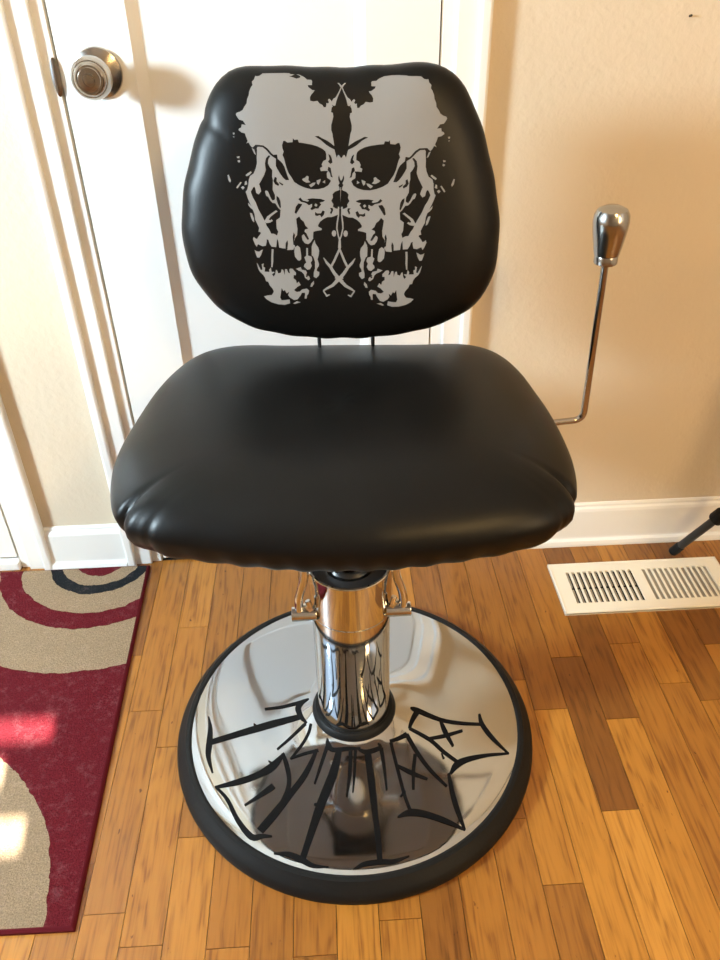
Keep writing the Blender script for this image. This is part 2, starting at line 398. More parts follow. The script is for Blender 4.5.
# ---- baseboards: board with an eased top, and a shoe
def baseboard(name, x0, x1):
    bm = bmesh.new()
    prof = [(0, 0), (-.020, 0), (-.020, .006), (-.018, .013), (-.0125, .017), (-.0115, .020), (-.0115, .088), (-.0095, .094), (-.0060, .098), (-.0055, .103), (-.0030, .106), (0, .106)]
    a = [bm.verts.new((x0, YW + y, z)) for y, z in prof]; c_ = [bm.verts.new((x1, YW + y, z)) for y, z in prof]
    for i in range(len(prof) - 1): bm.faces.new((a[i], a[i + 1], c_[i + 1], c_[i]))
    bm.faces.new(a[::-1]); bm.faces.new(c_); bmesh.ops.recalc_face_normals(bm, faces=bm.faces[:])
    obj(name, bm, M_white, kind='structure')
baseboard('baseboard_left', EX1 + .071, DX0 - .071)
baseboard('baseboard_right', DX1 + .0715, XR)
# small nail left high in the wall
bm = bmesh.new(); cyl(bm, (0.552, YW + .004, 0.997), (0.552, YW - .006, 0.999), 0.0016, .0004, 10)
tag(obj('wall_nail', bm, M_blackmetal), 'tiny dark nail in the cream wall, upper right', 'nail')

# outline radius of the backrest cushion, tenths of a millimetre, every 360/128 degrees from -180
BACK_RADII = [2066, 2078, 2090, 2103, 2114, 2123, 2127, 2127, 2123, 2116, 2106, 2092, 2076, 2056, 2034, 2008, 1980, 1951, 1920, 1888, 1856, 1826, 1799, 1776, 1754, 1735, 1718, 1705, 1696, 1689, 1684, 1679, 1678, 1683, 1693, 1707, 1722, 1737, 1754, 1775, 1802, 1833, 1867, 1902, 1939, 1980, 2023, 2068, 2113, 2158, 2200, 2239, 2270, 2291, 2300, 2299, 2291, 2277, 2261, 2242, 2223, 2204, 2186, 2169, 2153, 2138, 2125, 2115, 2109, 2106, 2107, 2111, 2118, 2128, 2140, 2154, 2169, 2185, 2200, 2214, 2222, 2222, 2205, 2170, 2119, 2062, 2005, 1950, 1901, 1859, 1828, 1803, 1781, 1760, 1744, 1735, 1738, 1747, 1759, 1772, 1790, 1814, 1846, 1883, 1922, 1965, 2014, 2067, 2114, 2148, 2160, 2154, 2134, 2109, 2083, 2062, 2043, 2029, 2019, 2012, 2010, 2011, 2014, 2019, 2026, 2034, 2044, 2054]
# print of the backrest: + silver shape, - black shape over it; tenths of a millimetre on the cushion
SKULL_PRINT = """
+ -848,3381 -579,3379 -499,3373 -410,3357 -351,3329 -317,3301 -272,3298 -258,3287 -263,3242 -313,3242 -306,3221 -263,3189 -233,3186 -249,3163 -272,3144 -292,3113 -292,3075 -254,3065 -204,3071 -183,3043 -146,3024 -132,2999 -107,2999 -98,3027 -99,3045 -80,3039 -66,3051 -78,3078 -62,3091 -43,3074 -33,3059 -12,3088 14,3101 40,3136 68,3180 82,3207 67,3232 44,3257 61,3258 81,3241 95,3226 95,3206 77,3171 41,3105 24,3065 10,3015 -10,3010 -27,3025 -24,3003 -36,2994 -46,2944 -24,2935 -20,2894 -32,2857 -50,2803 -52,2747 -39,2705 -33,2654 -27,2607 -23,2579 -25,2541 -12,2484 2,2434 18,2464 29,2465 53,2432 76,2424 61,2056 53,1846 11,1835 -8,1762 -46,1748 -89,1734 -142,1736 -196,1714 -240,1681 -266,1642 -264,1622 -222,1598 -223,1579 -288,1571 -331,1560 -337,1500 -336,1468 -370,1433 -403,1408 -446,1420 -476,1462 -483,1515 -455,1535 -483,1515 -497,1463 -511,1401 -589,1371 -601,1345 -688,1341 -708,1364 -729,1365 -782,1377 -787,1451 -801,1493 -819,1383 -878,1390 -897,1422 -915,1465 -930,1476 -952,1405 -996,1399 -1026,1415 -1052,1427 -1071,1393 -1090,1428 -1111,1491 -1098,1520 -1078,1500 -1058,1492 -1039,1520 -1002,1561 -1008,1576 -1034,1582 -1020,1628 -1037,1675 -1062,1732 -1064,1796 -1078,1843 -1095,1889 -1119,1950 -1136,2000 -1153,2069 -1133,2089 -1113,2147 -1102,2205 -1083,2251 -1034,2281 -1003,2339 -985,2396 -982,2462 -970,2552 -980,2595 -1004,2572 -1034,2582 -1053,2606 -1065,2634 -1097,2625 -1077,2653 -1095,2705 -1103,2737 -1143,2747 -1181,2776 -1169,2794 -1143,2803 -1135,2838 -1085,2829 -1116,2878 -1161,2888 -1179,2913 -1197,2946 -1185,2966 -1143,2976 -1109,2996 -1086,3031 -1056,3065 -1047,3110 -1024,3154 -1017,3191 -994,3235 -972,3261 -979,3295 -950,3321 -936,3358 -923,3352 -888,3355
+ 1056,3303 785,3323 704,3323 613,3315 551,3292 514,3267 469,3267 453,3257 454,3212 504,3208 495,3188 448,3159 418,3159 432,3135 453,3114 469,3081 466,3042 427,3036 377,3046 354,3020 314,3004 298,2981 273,2982 267,3012 270,3030 250,3025 237,3038 252,3064 237,3079 216,3063 206,3049 187,3080 163,3095 140,3132 117,3178 106,3206 123,3230 149,3253 132,3255 111,3240 95,3226 93,3207 107,3170 136,3101 149,3059 158,3009 178,3002 196,3016 191,2994 202,2984 207,2933 184,2926 177,2885 186,2848 199,2792 196,2736 179,2696 170,2645 159,2598 153,2571 151,2533 133,2477 116,2429 102,2460 91,2463 64,2432 41,2426 16,2058 -5,1849 37,1834 48,1759 84,1741 125,1723 178,1720 230,1692 271,1655 293,1614 289,1594 244,1574 243,1555 307,1540 349,1525 349,1464 344,1433 375,1394 406,1366 450,1373 484,1413 498,1464 472,1487 498,1464 506,1411 514,1347 589,1310 598,1282 685,1269 708,1290 730,1289 785,1295 798,1369 816,1410 823,1298 884,1299 906,1329 929,1369 946,1379 961,1305 1004,1295 1038,1308 1065,1317 1081,1281 1104,1314 1132,1375 1122,1405 1100,1388 1078,1381 1062,1412 1028,1457 1036,1472 1063,1475 1053,1523 1076,1568 1108,1622 1117,1687 1136,1733 1158,1777 1190,1836 1214,1885 1242,1953 1225,1974 1213,2035 1212,2095 1197,2143 1149,2178 1122,2239 1109,2298 1112,2365 1107,2457 1121,2499 1144,2474 1175,2481 1196,2503 1212,2531 1243,2519 1225,2549 1249,2599 1259,2631 1301,2638 1343,2663 1333,2683 1306,2694 1301,2730 1249,2726 1285,2772 1333,2778 1354,2802 1375,2833 1365,2855 1323,2869 1289,2892 1269,2930 1240,2967 1235,3012 1215,3059 1211,3097 1192,3144 1172,3172 1181,3206 1154,3234 1144,3273 1130,3267 1095,3274
- -642,2642 -660,2596 -658,2558 -645,2520 -663,2483 -647,2445 -638,2401 -622,2329 -600,2270 -567,2221 -539,2169 -479,2129 -408,2097 -326,2075 -242,2075 -168,2090 -115,2118 -82,2163 -86,2178 -127,2206 -130,2257 -113,2284 -159,2287 -201,2283 -209,2322 -178,2336 -187,2363 -164,2402 -128,2416 -125,2477 -134,2511 -168,2540 -228,2570 -299,2591 -400,2611 -455,2619 -463,2652 -509,2650 -523,2669 -531,2625 -592,2622 -622,2642
- 780,2578 795,2530 789,2492 773,2455 788,2416 769,2379 756,2336 734,2265 706,2209 669,2162 633,2113 567,2078 490,2054 404,2040 321,2047 249,2070 200,2103 174,2151 181,2165 225,2190 232,2240 218,2268 264,2267 306,2259 317,2297 287,2314 298,2340 279,2382 243,2399 246,2460 258,2493 295,2519 357,2544 430,2558 533,2569 589,2572 601,2604 647,2598 663,2616 667,2571 728,2563 760,2580
- -99,2481 -74,2462 -58,2423 -52,2380 -78,2364 -108,2391 -86,2419
- 220,2467 194,2449 175,2412 165,2370 190,2352 222,2376 202,2406
- -105,2334 -77,2318 -66,2236 -54,2206 -81,2215 -90,2261 -117,2295
- 214,2319 185,2306 167,2225 152,2196 181,2202 193,2247 223,2279
+ -439,2198 -401,2216 -377,2237 -354,2225 -361,2186 -337,2158 -384,2155 -424,2176
+ 537,2151 501,2173 479,2196 455,2186 457,2147 428,2121 475,2114 519,2131
+ -356,2127 -306,2153 -271,2154 -290,2125 -333,2099
+ 443,2089 397,2119 362,2124 376,2093 415,2063
+ -258,2178 -205,2193 -217,2160 -237,2126 -257,2144
+ 352,2149 302,2169 309,2135 324,2099 347,2115
+ -188,2156 -152,2180 -153,2141
+ 279,2134 246,2161 242,2122
- -258,2683 -212,2685 -163,2657 -103,2628 -53,2593 -14,2559 -10,2522 -75,2554 -125,2586 -184,2639
- 397,2654 351,2660 299,2637 237,2612 184,2583 142,2552 135,2515 203,2541 255,2569 319,2617
- 12,2204 23,2233 34,2184 49,2159 64,2154 62,2105 36,2086 32,2017 20,2096 10,2116 27,2135 13,2175
- 87,2201 78,2230 62,2183 44,2159 28,2156 22,2107 45,2085 38,2016 62,2094 75,2113 62,2134 82,2172
- 34,2066 8,2052 -34,2039 -67,2010 -63,1970 -86,1931 -61,1890 -68,1860 -32,1837 0,1833 26,1842
- 44,2066 68,2049 108,2032 136,2000 126,1961 143,1920 114,1881 117,1851 79,1831 47,1830 22,1842
- -986,2606 -966,2606 -890,2597 -841,2563 -794,2505 -775,2488 -729,2491 -725,2442 -693,2412 -669,2388 -649,2349 -626,2271 -604,2203 -600,2193 -641,2192 -671,2219 -708,2271 -736,2322 -754,2361 -746,2442 -787,2469 -816,2494 -858,2545 -901,2579 -960,2585 -974,2562 -977,2500 -987,2505 -980,2571 -1005,2565 -1024,2575
- 1128,2510 1107,2511 1029,2510 976,2480 924,2426 903,2410 856,2418 848,2369 813,2342 787,2320 763,2283 733,2207 705,2140 698,2131 740,2126 774,2150 816,2199 849,2248 870,2285 869,2367 913,2391 944,2413 992,2460 1039,2490 1100,2491 1112,2466 1110,2404 1120,2408 1118,2475 1144,2467 1165,2475
+ -1033,2572 -1005,2556 -988,2491 -1009,2509 -1022,2539
+ 1173,2472 1144,2457 1120,2394 1144,2409 1159,2439
- -870,2450 -832,2485 -812,2477 -840,2440 -849,2392 -827,2344 -801,2314 -809,2237 -802,2198 -813,2081 -789,2021 -792,1971 -815,1942 -791,1921 -758,1865 -731,1839 -745,1749 -795,1719 -797,1617 -779,1575 -798,1529 -834,1551 -871,1555 -893,1609 -922,1651 -930,1682 -939,1708 -975,1785 -1011,1857 -1036,1938 -1068,1998 -1088,2068 -1058,2111 -1043,2126 -1030,2111 -1026,2088 -1022,2051 -992,2034 -957,2070 -962,2104 -977,2154 -942,2202 -906,2259 -881,2316 -885,2393
- 996,2364 960,2403 939,2396 965,2356 970,2308 943,2261 915,2234 916,2155 904,2117 898,1998 863,1940 859,1890 879,1859 852,1840 812,1787 783,1764 787,1672 834,1637 825,1534 802,1494 817,1446 856,1464 894,1465 923,1517 956,1556 968,1586 979,1611 1025,1685 1069,1754 1104,1832 1144,1890 1175,1958 1152,2005 1139,2021 1123,2007 1115,1984 1105,1948 1072,1933 1042,1973 1052,2007 1075,2055 1047,2107 1016,2168 996,2228 1007,2305
+ -911,2064 -899,2078 -879,2071 -865,2048 -848,1995 -827,1957 -803,1962 -786,1981 -773,1941 -783,1921 -827,1927 -851,1955 -876,2003 -899,2014
+ 994,1971 984,1987 963,1981 945,1960 919,1908 892,1873 869,1880 855,1901 836,1862 844,1841 889,1843 917,1868 949,1914 974,1922
+ -944,1711 -908,1765 -847,1804 -791,1838 -769,1825 -816,1794 -863,1762 -889,1730 -869,1719 -852,1731 -838,1710 -877,1689 -925,1685
+ 985,1614 954,1672 896,1717 843,1757 819,1746 863,1710 908,1673 931,1639 910,1630 894,1643 877,1624 914,1599 963,1590
- -775,2236 -751,2221 -758,2182 -727,2147 -739,2126 -779,2149 -797,2186
- 881,2158 856,2145 857,2105 821,2073 829,2050 873,2069 898,2105
- -727,2177 -676,2144 -687,2128 -722,2155
- 825,2102 768,2075 777,2058 816,2081
- -770,2012 -744,1992 -726,1949 -724,1874 -737,1860 -760,1915 -774,1966
- 843,1934 813,1916 789,1875 778,1800 791,1784 819,1838 839,1887
- -935,1488 -912,1475 -900,1412 -921,1386 -934,1434
- 952,1391 927,1380 908,1318 927,1290 945,1336
- -599,1508 -582,1561 -568,1528 -581,1466 -574,1397 -597,1408
- 614,1445 602,1501 584,1468 590,1405 577,1337 601,1346
- -695,1427 -670,1468 -665,1426 -679,1337 -704,1338
- 702,1355 682,1398 671,1357 676,1266 702,1264
- -499,1963 -472,1982 -443,1946 -386,1930 -364,1939 -389,1960 -321,1968 -216,1958 -164,1938 -186,1924 -234,1915 -214,1890 -236,1870 -253,1843 -295,1845 -336,1826 -356,1844 -331,1868 -329,1903 -372,1887 -407,1915 -470,1932
- 562,1911 537,1933 502,1900 443,1889 423,1901 451,1919 383,1933 277,1934 222,1919 243,1903 289,1890 267,1866 287,1844 301,1816 344,1813 383,1790 404,1806 382,1833 384,1868 425,1848 464,1873 528,1883
+ -302,1885 -284,1907 -262,1888 -279,1864
+ 354,1853 339,1876 314,1860 329,1834
- -536,1874 -502,1913 -453,1904 -462,1887 -490,1851 -539,1785 -556,1804
- 589,1818 559,1861 509,1856 515,1839 540,1799 583,1729 602,1746
- -295,1804 -272,1785 -224,1784 -199,1819 -173,1805 -188,1763 -218,1735 -236,1764 -273,1753 -299,1764
- 339,1773 314,1756 266,1759 245,1797 216,1785 228,1742 255,1711 275,1738 312,1724 339,1732
- -107,1846 -71,1845 -67,1815 -93,1768 -108,1788 -90,1820
- 156,1833 120,1836 112,1806 133,1756 150,1776 136,1809
- -540,1727 -501,1756 -477,1715 -447,1691 -428,1639 -393,1605 -436,1591 -443,1565 -420,1544 -389,1470 -411,1463 -436,1503 -455,1535 -480,1517 -486,1473 -465,1428 -425,1403 -381,1417 -341,1474 -323,1466 -358,1417 -370,1322 -505,1326 -508,1369 -544,1396 -575,1376 -585,1424 -573,1486 -541,1527 -532,1599 -538,1671
- 577,1671 541,1704 512,1666 479,1644 455,1594 416,1564 458,1545 462,1519 437,1500 398,1429 420,1421 448,1457 472,1487 494,1467 496,1422 470,1380 427,1359 385,1378 350,1438 331,1432 361,1379 364,1284 500,1274 507,1316 546,1339 576,1316 591,1363 585,1426 557,1470 555,1544 569,1615
+ -38,1532 -47,1503 -68,1491 -88,1504 -96,1534 -86,1563 -65,1574 -45,1561
+ 53,1527 60,1497 79,1483 101,1494 111,1523 105,1553 85,1566 64,1556
+ -5,1858 -9,1758 -31,1657 -37,1593 -21,1498 -3,1435 -6,1354 -32,1306 -92,1191 -131,1122 -107,1108 -65,1177 -7,1294 18,1350 17,1437 -4,1501 -20,1594 -12,1654 7,1756 11,1857
+ 55,1855 48,1755 59,1652 58,1588 33,1495 8,1435 3,1354 24,1303 71,1183 104,1110 78,1098 43,1171 -2,1293 -21,1352 -11,1439 16,1500 42,1591 40,1651 32,1755 38,1856
+ -219,1227 -190,1157 -146,1100 -102,1016 -40,926 8,890 35,925 -3,958 -67,1038 -115,1121 -165,1175 -210,1232
+ 202,1204 166,1138 116,1086 63,1007 -8,924 -59,894 -82,931 -41,960 31,1033 87,1110 142,1158 194,1211
+ 12,995 -37,967 -124,878 -198,836 -244,801 -235,786 -185,811 -101,846 -6,929 36,953
+ -52,998 -7,965 72,868 141,818 184,778 173,763 125,793 45,838 -41,931 -80,959
+ -245,791 -220,748 -199,710 -151,734 -155,745 -193,739 -203,758 -230,801
+ 183,767 154,727 129,691 84,721 89,731 126,721 138,739 169,779
+ -1102,1354 -1076,1338 -1044,1331 -1019,1350 -994,1357 -1024,1288 -1049,1255 -1077,1260 -1088,1301
+ 1108,1238 1080,1225 1047,1222 1023,1243 998,1252 1022,1181 1043,1144 1073,1146 1088,1186
+ -880,1359 -890,1275 -896,1211 -904,1130 -887,1128 -870,1209 -866,1273 -855,1357
+ 883,1267 884,1181 883,1116 883,1035 865,1035 856,1117 859,1182 856,1268
+ -349,1411 -320,1460 -312,1415 -277,1361 -268,1319 -276,1266 -295,1211 -278,1150 -283,1124 -306,1092 -313,1062 -279,1045 -283,1006 -323,966 -355,987 -352,1042 -333,1095 -329,1182 -347,1247 -368,1267 -362,1375
+ 352,1375 328,1426 315,1383 274,1333 261,1291 263,1237 276,1180 253,1122 255,1095 275,1061 279,1030 243,1016 243,978 279,933 314,951 316,1005 303,1061 307,1148 333,1211 355,1229 361,1337
+ -433,1361 -411,1360 -414,1265 -369,1248 -362,1204 -384,1173 -373,1129 -399,1087 -432,1080 -476,1122 -470,1149 -443,1175 -464,1245 -439,1260
+ 431,1316 409,1318 402,1222 354,1209 343,1167 361,1133 346,1091 368,1046 401,1035 449,1072 446,1100 422,1129 450,1197 426,1215
+ -583,1371 -544,1396 -513,1369 -503,1273 -506,1220 -529,1201 -550,1208 -585,1254 -590,1318
+ 583,1310 546,1339 512,1315 492,1221 489,1167 510,1146 533,1151 573,1193 584,1257
+ -584,1098 -551,1108 -517,1118 -508,1085 -454,1072 -440,1039 -457,1021 -413,989 -406,956 -429,943 -471,978 -481,1024 -510,1056 -553,1076
+ 555,1037 523,1050 490,1064 478,1032 422,1025 404,993 420,974 372,946 362,914 383,899 429,929 444,974 476,1002 521,1018
- -432,998 -437,989 -446,986 -455,990 -459,999 -454,1008 -445,1012 -436,1008
- 392,953 396,944 405,939 414,942 419,951 415,961 406,966 397,963
+ -358,932 -354,896 -384,853 -408,858 -392,900
+ 311,895 303,860 329,813 353,816 342,859
+ -1088,1194 -1074,1172 -1060,1139 -1042,1095 -1020,1100 -1025,1171 -997,1181 -1006,1138 -983,1124 -995,1074 -930,1068 -933,1098 -909,1126 -903,1068 -868,1067 -862,1025 -844,1095 -827,1079 -817,1045 -781,1055 -769,1099 -748,1087 -736,1021 -726,1097 -702,1097 -685,1052 -664,1041 -672,1085 -658,1104 -627,1100 -585,1049 -589,1014 -616,1018 -622,974 -591,951 -583,906 -556,930 -533,882 -577,861 -626,818 -592,792 -548,795 -518,823 -455,833 -427,804 -436,764 -457,739 -464,697 -492,698 -481,757 -484,779 -524,778 -539,747 -587,689 -632,681 -686,718 -708,752 -691,797 -726,774 -745,822 -768,809 -787,851 -801,778 -816,721 -799,684 -755,685 -693,692 -689,637 -759,619 -848,629 -935,658 -998,700 -1030,744 -983,754 -927,758 -900,792 -895,814 -911,849 -944,894 -957,939 -987,945 -996,995 -1015,1029 -1055,1072 -1074,1112
+ 1077,1079 1060,1058 1043,1027 1020,985 998,992 1010,1062 983,1075 987,1031 963,1020 969,969 902,970 909,999 887,1030 875,972 839,975 829,933 818,1006 800,991 785,959 750,973 743,1017 720,1008 701,943 698,1021 674,1023 653,980 630,971 643,1014 630,1035 599,1034 551,988 552,952 580,953 581,908 547,888 534,845 510,871 482,826 523,801 569,752 532,729 487,738 461,769 398,785 367,759 372,719 390,691 394,648 422,646 417,707 422,729 462,724 474,691 517,627 561,614 619,644 645,677 633,724 665,696 689,742 711,727 735,767 742,692 752,633 731,598 685,604 624,618 614,563 684,537 775,537 866,557 935,592 972,632 924,648 868,658 843,695 841,718 860,751 898,793 916,837 948,840 962,889 985,921 1031,959 1054,998
- -900,1035 -871,1058 -859,1036 -880,1006
- 868,939 841,966 827,945 845,912
+ -649,636 -600,663 -545,650 -591,637 -625,627
+ 573,566 527,599 470,592 515,575 549,560
+ -1136,1940 -1119,1925 -1084,1874 -1068,1843 -1105,1872 -1131,1905
+ 1206,1825 1187,1811 1145,1763 1126,1734 1167,1760 1197,1790
+ -1122,1817 -1095,1808 -1077,1747 -1075,1698 -1097,1715 -1114,1768
+ 1179,1702 1149,1696 1124,1637 1118,1587 1142,1602 1165,1654
+ -1136,2264 -1111,2283 -1068,2306 -1057,2292 -1092,2263 -1125,2248
+ 1252,2151 1229,2172 1186,2200 1173,2186 1207,2154 1240,2135
+ -1363,2268 -1346,2273 -1325,2200 -1338,2179 -1358,2210
+ 1487,2133 1470,2139 1440,2068 1450,2045 1475,2075
+ -1267,2121 -1208,2186 -1191,2178 -1252,2109
+ 1367,1994 1317,2065 1299,2059 1350,1983
+ -1207,2120 -1181,2137 -1160,2119 -1185,2093
+ 1305,1998 1282,2018 1257,2002 1279,1973
+ -1229,2477 -1192,2481 -1197,2457 -1222,2462
+ 1366,2357 1329,2365 1332,2340 1358,2342
+ -1225,2429 -1196,2440 -1190,2419 -1209,2408
+ 1358,2309 1329,2323 1322,2302 1340,2289
+ -1252,2749 -1228,2746 -1235,2724 -1252,2729
+ 1415,2630 1389,2629 1394,2606 1413,2609
+ -1254,2707 -1236,2707 -1242,2689
+ 1413,2588 1395,2589 1399,2570
+ -1151,2187 -1132,2198 -1125,2155 -1160,2146
+ 1258,2072 1241,2085 1227,2042 1261,2030
"""
